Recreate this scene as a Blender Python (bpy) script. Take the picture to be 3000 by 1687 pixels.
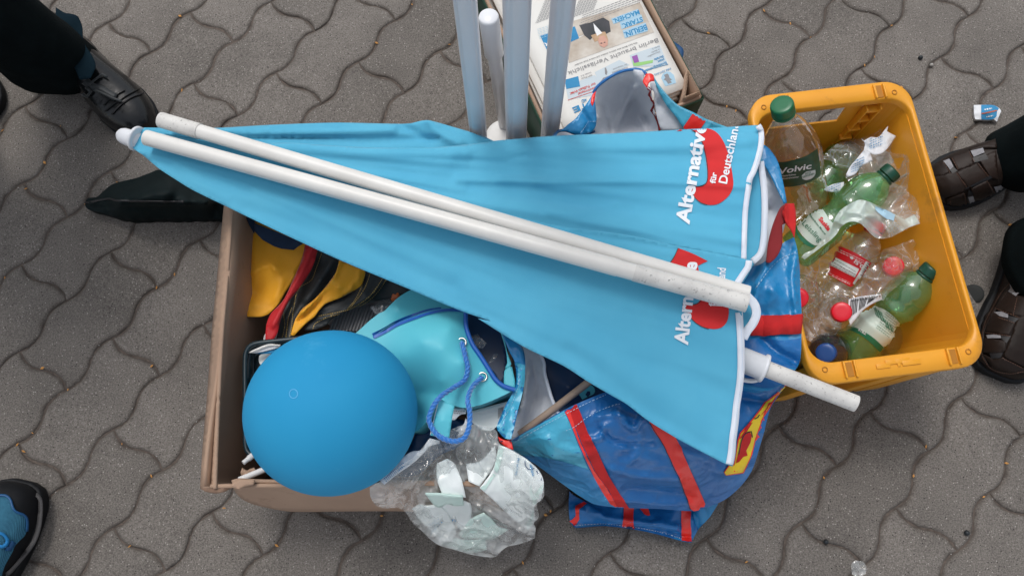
import bpy, bmesh, math, random
import numpy as np
from mathutils import Vector, Matrix, noise, bvhtree
from mathutils.geometry import delaunay_2d_cdt
for o in list(bpy.data.objects): bpy.data.objects.remove(o)
S = bpy.context.scene; C = S.collection
random.seed(7); RNG = np.random.default_rng(7)
# ------------------------------------------------------------------ camera
F, TILT, ROLL, H = 2187.7, .2612, -.0102, 1.278
ct, st, cr, sr = math.cos(TILT), math.sin(TILT), math.cos(ROLL), math.sin(ROLL)
RM = np.array([[1,0,0],[0,ct,-st],[0,st,ct]]) @ np.array([[cr,-sr,0],[sr,cr,0],[0,0,1]])
cd = bpy.data.cameras.new('camera'); cam = bpy.data.objects.new('camera', cd); C.objects.link(cam)
cd.sensor_fit = 'HORIZONTAL'; cd.sensor_width = 36; cd.lens = F/3000*36; cd.clip_start = .02; cd.clip_end = 300
M4 = Matrix([list(RM[i])+[0] for i in range(3)]+[[0,0,0,1]]); M4.translation = (0,0,H); cam.matrix_world = M4
S.camera = cam
cd.dof.use_dof = False
# ------------------------------------------------------------------ light
w = bpy.data.worlds.new('World'); S.world = w; w.use_nodes = True; nt = w.node_tree
bg = nt.nodes['Background']; sky = nt.nodes.new('ShaderNodeTexSky'); sky.sky_type = 'NISHITA'; sky.sun_disc = False
SUN_EL, SUN_AZ = 64, -25      # azimuth from +Y, clockwise
sky.sun_elevation = math.radians(SUN_EL); sky.sun_rotation = math.radians(SUN_AZ); sky.air_density = 1.3; sky.dust_density = 3.5; sky.ozone_density = 1
hs = nt.nodes.new('ShaderNodeHueSaturation'); hs.inputs['Saturation'].default_value = .35
nt.links.new(sky.outputs[0], hs.inputs['Color']); nt.links.new(hs.outputs[0], bg.inputs[0]); bg.inputs[1].default_value = .12
sd = bpy.data.lights.new('sun', 'SUN'); sun = bpy.data.objects.new('sun', sd); C.objects.link(sun)
sd.energy = .9; sd.angle = math.radians(17); sd.color = (1,.97,.93)
e, a = math.radians(SUN_EL), math.radians(SUN_AZ)
sdir = Vector((math.cos(e)*math.sin(a), math.cos(e)*math.cos(a), math.sin(e)))
sun.rotation_euler = sdir.to_track_quat('Z','Y').to_euler(); sun.location = sdir*5
S.view_settings.view_transform = 'Standard'; S.view_settings.look = 'None'; S.view_settings.gamma = 1
S.view_settings.exposure = 0.33; S.view_settings.use_curve_mapping = False
S.render.engine = 'CYCLES'
S.cycles.transparent_max_bounces = 24; S.cycles.max_bounces = 10; S.cycles.glossy_bounces = 4
# ------------------------------------------------------------------ helpers
def at(u, v, z):
    d = RM @ np.array([(u-1500)/F, -(v-843.5)/F, -1.0]); k = (z-H)/d[2]
    return Vector((d[0]*k, d[1]*k, z))
def atN(U, V, Zs):
    D = RM @ np.stack([(U-1500)/F, -(V-843.5)/F, -np.ones_like(U)]); k = (Zs-H)/D[2]
    return np.stack([D[0]*k, D[1]*k, Zs], 1)
def ray(u, v): return Vector(RM @ np.array([(u-1500)/F, -(v-843.5)/F, -1.0])).normalized()
def Z(x0, y0, s):
    def f(*c, z=None):
        if len(c) == 1 and isinstance(c[0], (list, tuple)): c = c[0]
        return [(x0+c[i]/s, y0+c[i+1]/s) for i in range(0, len(c), 2)]
    return f
zA=Z(0,0,2.264); zB=Z(1250,0,2.862); zC=Z(2150,200,1.449); zD=Z(600,560,2.683); zE=Z(580,950,2.542); zF=Z(1050,850,2.634)
zG=Z(1050,1150,2.698); zH=Z(1450,950,2.07); zI=Z(1850,300,1.449); zJ=Z(0,1350,4.3); zL=Z(340,320,2.337); zM=Z(1340,340,2.576)
zN=Z(1400,840,2.588); zO=Z(1400,0,3.623); zP=Z(2200,230,2.733); zQ=Z(2280,680,2.787); zR=Z(2650,250,3.22); zS=Z(2800,640,2.9)
z1=Z(0,480,2.414); zd=Z(0,0,.8587)
def thing(name, label, cat, loc=(0,0,0), group=None, kind=None):
    o = bpy.data.objects.new(name, None); C.objects.link(o); o.location = loc; o.empty_display_size = .02
    o['label'] = label; o['category'] = cat
    if group: o['group'] = group
    if kind: o['kind'] = kind
    return o
def tag(o, label, cat, group=None, kind=None):
    o['label'] = label; o['category'] = cat
    if group: o['group'] = group
    if kind: o['kind'] = kind
    return o
def link(name, me, m, parent=None, smooth=True):
    if m is not None: me.materials.append(m)
    if smooth:
        me.polygons.foreach_set('use_smooth', [True]*len(me.polygons))
    o = bpy.data.objects.new(name, me); C.objects.link(o)
    if parent is not None:
        o.parent = parent
        L = parent.location.copy(); p = parent.parent
        if parent.type == 'MESH': L = Vector((0,0,0))
        o.matrix_parent_inverse = Matrix.Translation(-L) if parent.type == 'EMPTY' else Matrix.Identity(4)
    return o
def obj(name, V, Fc, m, parent=None, smooth=True):
    me = bpy.data.meshes.new(name); me.from_pydata([tuple(v) for v in V], [], Fc); me.validate(); me.update()
    return link(name, me, m, parent, smooth)
def solid(o, t, offset=-1):
    s = o.modifiers.new('solid', 'SOLIDIFY'); s.thickness = t; s.offset = offset; return o
def bevel(o, w, seg=2):
    b = o.modifiers.new('bevel', 'BEVEL'); b.width = w; b.segments = seg; b.limit_method = 'ANGLE'; b.angle_limit = math.radians(35)
    for p in o.data.polygons: p.use_smooth = True
    o.data.update(); return o
def resample(P, step, closed=True, smooth=True):
    P = [np.array(p[:2], float) for p in P]; n = len(P); out = []
    rng = range(n) if closed else range(n-1)
    for i in rng:
        p1, p2 = P[i], P[(i+1) % n]
        p0 = P[(i-1) % n] if closed or i > 0 else p1; p3 = P[(i+2) % n] if closed or i+2 < n else p2
        L = np.linalg.norm(p2-p1); k = max(1, int(round(L/step)))
        # keep sharp corners sharp
        d1, d2, d3 = p1-p0, p2-p1, p3-p2
        def ang(a, b):
            na, nb = np.linalg.norm(a), np.linalg.norm(b)
            return 0 if na < 1e-6 or nb < 1e-6 else math.degrees(math.acos(np.clip(a@b/na/nb, -1, 1)))
        m1 = (p2-p0)/2 if ang(d1, d2) < 55 else d2; m2 = (p3-p1)/2 if ang(d2, d3) < 55 else d2
        if np.linalg.norm(m1) > 1e-9: m1 = m1/np.linalg.norm(m1)*min(L, np.linalg.norm(m1))
        if np.linalg.norm(m2) > 1e-9: m2 = m2/np.linalg.norm(m2)*min(L, np.linalg.norm(m2))
        for j in range(k):
            t = j/k
            if smooth:
                q = (2*t**3-3*t**2+1)*p1+(t**3-2*t**2+t)*m1+(-2*t**3+3*t**2)*p2+(t**3-t**2)*m2
            else: q = p1+(p2-p1)*t
            out.append(q)
    if not closed: out.append(P[-1])
    return np.array(out)
def inside(P, poly):
    x, y = P[:,0], P[:,1]; r = np.zeros(len(P), bool); n = len(poly); j = n-1
    for i in range(n):
        xi, yi = poly[i]; xj, yj = poly[j]
        c = ((yi > y) != (yj > y)) & (x < (xj-xi)*(y-yi)/((yj-yi) if yj != yi else 1e-9)+xi); r ^= c; j = i
    return r
def segdist(P, poly, closed=False):
    d = np.full(len(P), 1e9); n = len(poly)
    for i in range(n if closed else n-1):
        a = np.array(poly[i][:2], float); b = np.array(poly[(i+1) % n][:2], float); ab = b-a
        t = np.clip(((P-a)@ab)/max(ab@ab, 1e-9), 0, 1); q = a+t[:,None]*ab
        d = np.minimum(d, np.hypot(P[:,0]-q[:,0], P[:,1]-q[:,1]))
    return d
def tri_px(poly, res, smooth=True):
    O = resample(poly, res, True, smooth)
    lo, hi = O.min(0), O.max(0)
    gx, gy = np.meshgrid(np.arange(lo[0], hi[0], res), np.arange(lo[1], hi[1], res*.87))
    gx = gx + (np.arange(gx.shape[0]) % 2)[:,None]*res*.5
    G = np.stack([gx.ravel(), gy.ravel()], 1) + RNG.uniform(-.12, .12, (gx.size, 2))*res
    G = G[inside(G, O)]
    if len(G): G = G[segdist(G, O, True) > res*.45]
    A = np.vstack([O, G]) if len(G) else O; n = len(O)
    r = delaunay_2d_cdt([Vector(p) for p in A], [(i, (i+1) % n) for i in range(n)], [], 1, 1e-5)
    return np.array([tuple(v) for v in r[0]]), [tuple(f) for f in r[2]], O
def rbf(cx, cz, P):
    n = len(cx); D = np.hypot(cx[:,None,0]-cx[None,:,0], cx[:,None,1]-cx[None,:,1])
    A = np.zeros((n+3, n+3)); A[:n,:n] = D - np.eye(n)*2.0; A[:n,n] = 1; A[:n,n+1:] = cx/1000; A[n:,:n] = A[:n,n:].T
    wv = np.linalg.lstsq(A, np.r_[cz, 0, 0, 0], rcond=None)[0]
    E = np.hypot(P[:,None,0]-cx[None,:,0], P[:,None,1]-cx[None,:,1])
    return E@wv[:n] + wv[n] + (P/1000)@wv[n+1:]
def crump(W, amp, sc, sharp=.5):
    out = np.zeros(len(W))
    for i, p in enumerate(W):
        q = Vector(p)*sc; q.z *= .3; q += noise.noise_vector(q*.6)*.6
        d = noise.voronoi(q)[0]; out[i] = (1-min(1, (d[1]-d[0])*1.6))*sharp*amp + noise.noise(q*.7)*amp*(1-sharp)
    return out
def patch(name, poly, z, m, parent=None, ctrl=(), th=.0012, res=13, cr_=None, folds=(), noise_=None, smooth=True, skirt=None, extra=None):
    zf = z if callable(z) else (lambda u, v: z)
    P, T, O = tri_px(poly, res, smooth)
    zs = {}
    pz = [(p[0], p[1], p[2] if len(p) > 2 else zf(p[0], p[1])) for p in poly]
    # heights along the outline: interpolate between the traced points
    Cx, Cz = [], []
    for i in range(len(pz)):
        a, b = pz[i], pz[(i+1) % len(pz)]; L = math.hypot(b[0]-a[0], b[1]-a[1]); k = max(1, int(L/40))
        for j in range(k): t = j/k; Cx.append((a[0]+(b[0]-a[0])*t, a[1]+(b[1]-a[1])*t)); Cz.append(a[2]+(b[2]-a[2])*t)
    for c in ctrl: Cx.append((c[0], c[1])); Cz.append(c[2])
    zz = rbf(np.array(Cx), np.array(Cz), P)
    for f in folds:
        d = segdist(P, f[0]); zz = zz + f[1]*np.exp(-(d/f[2])**2)
    if extra: zz = zz + extra(P)
    W = atN(P[:,0], P[:,1], zz)
    if noise_: zz = zz + np.array([noise.noise(Vector(p)*noise_[1])*noise_[0] for p in W])
    if cr_: zz = zz + crump(W, cr_[0], cr_[1], cr_[2] if len(cr_) > 2 else .5)
    W = atN(P[:,0], P[:,1], zz)
    V = [tuple(q) for q in W]; Fc = list(T)
    if skirt:
        n = len(O); cen = np.mean(W[:,:2], 0); b = len(V)
        idx = [int(np.argmin(np.hypot(P[:,0]-q[0], P[:,1]-q[1]))) for q in O]
        for i in idx:
            p = V[i]; V.append((cen[0]+(p[0]-cen[0])*skirt[1], cen[1]+(p[1]-cen[1])*skirt[1], min(skirt[0], p[2]-.001)))
        for i in range(n):
            j = (i+1) % n; Fc.append((idx[i], b+i, b+j)); Fc.append((idx[i], b+j, idx[j]))
    o = obj(name, V, Fc, m, parent)
    bm = bmesh.new(); bm.from_mesh(o.data)
    if skirt:
        bm.verts.ensure_lookup_table(); ring = {i for i in idx}
        for e_ in bm.edges:
            if e_.verts[0].index in ring and e_.verts[1].index in ring and len(e_.link_faces) == 2 and any(v_.index >= b for f_ in e_.link_faces for v_ in f_.verts): e_.smooth = False
    bmesh.ops.recalc_face_normals(bm, faces=bm.faces)
    up = sum(f.normal.z*f.calc_area() for f in bm.faces)
    if up < 0: bmesh.ops.reverse_faces(bm, faces=bm.faces)
    bm.to_mesh(o.data); bm.free()
    o.data.polygons.foreach_set('use_smooth', [True]*len(o.data.polygons))
    if th: solid(o, th)
    return o
CAMP = Vector((0,0,H))
_bv = {}
def bvh(t):
    ts = t if isinstance(t, (list, tuple)) else [t]; k = tuple(x.name for x in ts)
    if k not in _bv:
        V, Fc = [], []
        for x in ts:
            b = len(V); V += [v.co.copy() for v in x.data.vertices]; Fc += [tuple(b+i for i in p.vertices) for p in x.data.polygons]
        _bv[k] = bvhtree.BVHTree.FromPolygons(V, Fc)
    return _bv[k]
def project(target, P, off=.0007):
    b = bvh(target); out = []
    for p in P:
        h = b.ray_cast(CAMP, ray(p[0], p[1]))
        if h[0] is None: out.append(None); continue
        n = h[1] if h[1].dot(CAMP-h[0]) > 0 else -h[1]
        out.append(h[0]+(n*.5+(CAMP-h[0]).normalized()*.5)*off)
    return out
def fix(target, P, T, off):
    Q = project(target, P, off); Fc = [t for t in T if all(Q[i] is not None for i in t)]
    def ok(t):
        d = [(Q[i]-CAMP).length for i in t]; return max(d)-min(d) < .05
    Fc = [t for t in Fc if ok(t)]
    used = sorted({i for t in Fc for i in t}); mp = {k: j for j, k in enumerate(used)}
    return [Q[i] for i in used], [tuple(mp[i] for i in t) for t in Fc]
def fillin(target, P, T, off):
    Q = project(target, P, off); good = [i for i, q in enumerate(Q) if q is not None]
    zs = np.array([Q[i].z for i in good]); G = np.array([P[i] for i in good]); out = []
    for i, p in enumerate(P):
        d = np.hypot(G[:,0]-p[0], G[:,1]-p[1]); o = np.argsort(d)[:10]; z = float(np.median(zs[o]))
        out.append(at(p[0], p[1], z+.0008) if Q[i] is None or abs(Q[i].z-z) > .006 else Q[i])
    return out, list(T)
def decal(name, target, polys, m, parent, res=7, off=.0007, th=0, smooth=True):
    V, Fc = [], []
    for poly in polys:
        P, T, O = tri_px(poly, res, smooth); q, f = fix(target, P, T, off)
        b = len(V); V += q; Fc += [tuple(b+i for i in t) for t in f]
    if not V: print('EMPTY decal', name); return None
    o = obj(name, V, Fc, m, parent)
    bm = bmesh.new(); bm.from_mesh(o.data)
    for f in bm.faces:
        if f.normal.dot(CAMP-f.calc_center_median()) < 0: f.normal_flip()
    bm.to_mesh(o.data); bm.free()
    if th: solid(o, th, 1)
    return o
def band(path, w, closed=False, step=8):
    """polygon of a ribbon of width w px along a path; w may be (start, end)"""
    P = resample(path, step, closed); n = len(P); L, R = [], []
    w0, w1 = w if isinstance(w, tuple) else (w, w)
    for i in range(n):
        a, b = P[max(0, i-1)], P[min(n-1, i+1)]; d = b-a; d = d/max(np.linalg.norm(d), 1e-6); nn = np.array([-d[1], d[0]])
        ww = (w0+(w1-w0)*i/max(1, n-1))/2
        L.append(tuple(P[i]+nn*ww)); R.append(tuple(P[i]-nn*ww))
    return L, R
def bands(name, target, paths, w, m, parent, off=.0007, step=8, th=0, fill=False):
    V, Fc = [], []
    for path in paths:
        L, R = band(path, w, step=step); n = len(L); P = L+R
        T = []
        for i in range(n-1): T += [(i, i+1, n+i+1), (i, n+i+1, n+i)]
        q, f = fix(target, P, T, off) if not fill else fillin(target, P, T, off); b = len(V); V += q; Fc += [tuple(b+i for i in t) for t in f]
    if not V: print('EMPTY bands', name); return None
    o = obj(name, V, Fc, m, parent)
    bm = bmesh.new(); bm.from_mesh(o.data)
    for f in bm.faces:
        if f.normal.dot(CAMP-f.calc_center_median()) < 0: f.normal_flip()
    bm.to_mesh(o.data); bm.free()
    if th: solid(o, th, 1)
    return o
def dashes(path, on, off):
    P = resample(path, 2, False); out = []; i = 0
    while i < len(P)-1:
        j = min(len(P)-1, i+max(1, int(on/2))); out.append([tuple(P[i]), tuple(P[j])]); i = j+max(1, int(off/2))
    return out
def text2d(s, bold=0, shear=0):
    c = bpy.data.curves.new('t', 'FONT'); c.body = s; c.size = 1; c.offset = bold; c.shear = shear; c.resolution_u = 3
    o = bpy.data.objects.new('t', c); C.objects.link(o); dg = bpy.context.evaluated_depsgraph_get()
    me = bpy.data.meshes.new_from_object(o.evaluated_get(dg)); bm = bmesh.new(); bm.from_mesh(me)
    bmesh.ops.triangulate(bm, faces=bm.faces)
    bpy.data.objects.remove(o); bpy.data.curves.remove(c); bpy.data.meshes.remove(me)
    return bm
def text(name, target, s, p0, p1, h, m, parent, bold=.02, off=.0009, seg=9, shear=0, clip=None):
    """text fixed on target: baseline p0->p1 (pixels of the photograph), capital height h"""
    bm = text2d(s, bold, shear); xs = [v.co.x for v in bm.verts]; x0, x1 = min(xs), max(xs)
    p0 = np.array(p0, float); p1 = np.array(p1, float); d = p1-p0; L = np.linalg.norm(d); d /= L; up = np.array([d[1], -d[0]])
    kx, ky = L/(x1-x0), h/.73
    for v in bm.verts:
        q = p0+d*(v.co.x-x0)*kx+up*v.co.y*ky; v.co = (q[0], q[1], 0)
    for it in range(4):
        es = [e_ for e_ in bm.edges if e_.calc_length() > seg]
        if not es: break
        bmesh.ops.subdivide_edges(bm, edges=es, cuts=1); bmesh.ops.triangulate(bm, faces=bm.faces)
    if clip:
        vs = np.array([v.co[:2] for v in bm.verts]); ins = inside(vs, clip)
        bmesh.ops.delete(bm, geom=[v for v, k in zip(list(bm.verts), ins) if not k], context='VERTS')
    bm.verts.index_update(); P = [tuple(v.co[:2]) for v in bm.verts]; T = [tuple(v.index for v in f.verts) for f in bm.faces]; bm.free()
    q, f = fix(target, P, T, off)
    if not q: print('EMPTY text', s); return None
    o = obj(name, q, f, m, parent, smooth=False)
    bm = bmesh.new(); bm.from_mesh(o.data)
    for fc in bm.faces:
        if fc.normal.dot(CAMP-fc.calc_center_median()) < 0: fc.normal_flip()
    bm.to_mesh(o.data); bm.free(); return o
def frame(d):
    d = d.normalized(); a_ = Vector((0,0,1)) if abs(d.z) < .9 else Vector((1,0,0)); x = d.cross(a_).normalized(); return x, x.cross(d).normalized()
def tube(name, pts, r, m, parent=None, n=14, cap=True, hollow=0):
    pts = [Vector(p) for p in pts]; rs = r if isinstance(r, (list, tuple)) else [r]*len(pts); V, Fc = [], []
    x, y = frame(pts[1]-pts[0])
    for i, p in enumerate(pts):
        d = (pts[min(i+1, len(pts)-1)]-pts[max(i-1, 0)]).normalized(); x = (x-d*x.dot(d)).normalized(); y = d.cross(x)
        for k in range(n):
            t = 2*math.pi*k/n; V.append(p+(x*math.cos(t)+y*math.sin(t))*rs[i])
    for i in range(len(pts)-1):
        for k in range(n): Fc.append((i*n+k, i*n+(k+1) % n, (i+1)*n+(k+1) % n, (i+1)*n+k))
    if cap: Fc.append(tuple(range(n))[::-1]); Fc.append(tuple(range((len(pts)-1)*n, len(pts)*n)))
    o = obj(name, V, Fc, m, parent)
    bm = bmesh.new(); bm.from_mesh(o.data); bmesh.ops.recalc_face_normals(bm, faces=bm.faces)
    for f in bm.faces:
        if len(f.verts) > 4:
            f.smooth = False
            for e_ in f.edges: e_.smooth = False
    bm.to_mesh(o.data); bm.free(); return o
def pipe(name, p0, p1, prof, m, parent=None, n=24, wall=.0015, bore=.03):
    """hollow pipe: prof = [(s 0..1, radius)], open ends show the bore"""
    p0, p1 = Vector(p0), Vector(p1); L = (p1-p0).length
    pr = [(0+bore/L, prof[0][1]-wall), (0, prof[0][1]-wall)]+list(prof)+[(1, prof[-1][1]-wall), (1-bore/L, prof[-1][1]-wall)]
    pts = [p0+(p1-p0)*s for s, _ in pr]; x, y = frame(p1-p0); V, Fc = [], []
    for p, (s, r) in zip(pts, pr):
        for k in range(n): t = 2*math.pi*k/n; V.append(p+(x*math.cos(t)+y*math.sin(t))*r)
    for i in range(len(pr)-1):
        for k in range(n): Fc.append((i*n+k, i*n+(k+1) % n, (i+1)*n+(k+1) % n, (i+1)*n+k))
    Fc.append(tuple(range(n))[::-1]); Fc.append(tuple(range((len(pr)-1)*n, len(pr)*n)))
    o = obj(name, V, Fc, m, parent)
    bm = bmesh.new(); bm.from_mesh(o.data)
    for e_ in bm.edges:
        if len(e_.link_faces) == 2 and e_.calc_face_angle(0) > .7: e_.smooth = False
    bm.to_mesh(o.data); bm.free(); return o
def lathe(name, p0, p1, prof, m, parent=None, n=28, ov=1.0, dents=0, sx=None):
    """revolve prof [(distance from p0, radius)] about the axis p0->p1"""
    p0, p1 = Vector(p0), Vector(p1); d = (p1-p0).normalized(); x, y = frame(d)
    V, Fc = [], []
    for s, r in prof:
        for k in range(n):
            t = 2*math.pi*k/n; q = p0+d*s+(x*math.cos(t)+y*math.sin(t)*ov)*r
            if dents: q += (q-p0-d*s).normalized()*noise.noise(q*28+Vector((dents*9,0,0)))*.004 if r > .004 else Vector((0,0,0))
            V.append(q)
    for i in range(len(prof)-1):
        for k in range(n): Fc.append((i*n+k, i*n+(k+1) % n, (i+1)*n+(k+1) % n, (i+1)*n+k))
    Fc.append(tuple(range(n))[::-1]); Fc.append(tuple(range((len(prof)-1)*n, len(prof)*n)))
    o = obj(name, V, Fc, m, parent); return o
def box(name, c, s, m, parent=None, rz=0, bev=0):
    V = []; co, si = math.cos(rz), math.sin(rz)
    for dz in (-1,1):
        for dx, dy in ((-1,-1),(1,-1),(1,1),(-1,1)):
            X, Y = dx*s[0]/2, dy*s[1]/2; V.append((c[0]+X*co-Y*si, c[1]+X*si+Y*co, c[2]+dz*s[2]/2))
    o = obj(name, V, [(3,2,1,0),(4,5,6,7),(0,1,5,4),(1,2,6,5),(2,3,7,6),(3,0,4,7)], m, parent, smooth=False)
    if bev: bevel(o, bev)
    return o
# ------------------------------------------------------------------ materials
def _n(nt, t, **k):
    n = nt.nodes.new(t)
    for a_, b in k.items():
        if hasattr(n, a_): setattr(n, a_, b)
        else: n.inputs[a_].default_value = b
    return n
def mat(name, col, col2=None, ns=6, rough=.6, bump=None, spec=.5, metal=0, sheen=0, coat=0, fine=None, grime=None, sub=0, trans=0, ior=None, nd=4, emit=None):
    m = bpy.data.materials.new(name); m.use_nodes = True; nt = m.node_tree; b = nt.nodes['Principled BSDF']
    b.inputs['Base Color'].default_value = (*col, 1); b.inputs['Roughness'].default_value = rough
    b.inputs['Specular IOR Level'].default_value = spec; b.inputs['Metallic'].default_value = metal
    if sheen: b.inputs['Sheen Weight'].default_value = sheen; b.inputs['Sheen Roughness'].default_value = .5
    if coat: b.inputs['Coat Weight'].default_value = coat; b.inputs['Coat Roughness'].default_value = .15
    if sub: b.inputs['Subsurface Weight'].default_value = sub; b.inputs['Subsurface Radius'].default_value = (.004,.004,.004)
    tc = _n(nt, 'ShaderNodeTexCoord'); L = nt.links.new; src = None
    if col2 is not None:
        nz = _n(nt, 'ShaderNodeTexNoise'); nz.inputs['Scale'].default_value = ns; nz.inputs['Detail'].default_value = nd; nz.inputs['Roughness'].default_value = .6
        L(tc.outputs['Object'], nz.inputs['Vector'])
        rp = _n(nt, 'ShaderNodeValToRGB'); rp.color_ramp.elements[0].position = .35; rp.color_ramp.elements[1].position = .68
        rp.color_ramp.elements[0].color = (*col, 1); rp.color_ramp.elements[1].color = (*col2, 1); L(nz.outputs[0], rp.inputs[0]); src = rp.outputs[0]
    if grime:   # (scale, threshold, colour, amount)
        nz = _n(nt, 'ShaderNodeTexNoise'); nz.inputs['Scale'].default_value = grime[0]; nz.inputs['Detail'].default_value = 8; nz.inputs['Roughness'].default_value = .75
        L(tc.outputs['Object'], nz.inputs['Vector'])
        rp = _n(nt, 'ShaderNodeValToRGB'); rp.color_ramp.elements[0].position = grime[1]; rp.color_ramp.elements[1].position = grime[1]+.08
        rp.color_ramp.elements[0].color = (0,0,0,1); k = grime[3]; rp.color_ramp.elements[1].color = (k,k,k,1); L(nz.outputs[0], rp.inputs[0])
        mx = _n(nt, 'ShaderNodeMix', data_type='RGBA'); L(rp.outputs[0], mx.inputs[0])
        if src is None: mx.inputs[6].default_value = (*col, 1)
        else: L(src, mx.inputs[6])
        mx.inputs[7].default_value = (*grime[2], 1); src = mx.outputs[2]
    if src is not None: L(src, b.inputs['Base Color'])
    if bump:    # (type, scale, strength, distance)
        bn = _n(nt, 'ShaderNodeBump'); bn.inputs['Strength'].default_value = bump[2]; bn.inputs['Distance'].default_value = bump[3]
        if bump[0] == 'noise':
            t = _n(nt, 'ShaderNodeTexNoise'); t.inputs['Scale'].default_value = bump[1]; t.inputs['Detail'].default_value = 5; o = t.outputs[0]; L(tc.outputs['Object'], t.inputs['Vector'])
        elif bump[0] == 'crackle':
            nz = _n(nt, 'ShaderNodeTexNoise'); nz.inputs['Scale'].default_value = bump[1]*.7; L(tc.outputs['Object'], nz.inputs['Vector'])
            ad = _n(nt, 'ShaderNodeVectorMath', operation='MULTIPLY_ADD'); L(nz.outputs['Color'], ad.inputs[0]); ad.inputs[1].default_value = (.03,.03,.03); L(tc.outputs['Object'], ad.inputs[2])
            t = _n(nt, 'ShaderNodeTexVoronoi', feature='F1'); t.inputs['Scale'].default_value = bump[1]; L(ad.outputs[0], t.inputs['Vector'])
            t2 = _n(nt, 'ShaderNodeTexVoronoi', feature='F1'); t2.inputs['Scale'].default_value = bump[1]*2.7; L(ad.outputs[0], t2.inputs['Vector'])
            mm = _n(nt, 'ShaderNodeMath', operation='MULTIPLY_ADD'); L(t2.outputs[0], mm.inputs[0]); mm.inputs[1].default_value = .35; L(t.outputs[0], mm.inputs[2]); o = mm.outputs[0]
        elif bump[0] == 'weave':
            t = _n(nt, 'ShaderNodeTexWave', wave_type='BANDS', bands_direction='X'); t.inputs['Scale'].default_value = bump[1]; L(tc.outputs['Object'], t.inputs['Vector'])
            t2 = _n(nt, 'ShaderNodeTexWave', wave_type='BANDS', bands_direction='Y'); t2.inputs['Scale'].default_value = bump[1]; L(tc.outputs['Object'], t2.inputs['Vector'])
            mm = _n(nt, 'ShaderNodeMath', operation='ADD'); L(t.outputs[0], mm.inputs[0]); L(t2.outputs[0], mm.inputs[1]); o = mm.outputs[0]
        L(o, bn.inputs['Height']); L(bn.outputs[0], b.inputs['Normal'])
    return m
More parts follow.
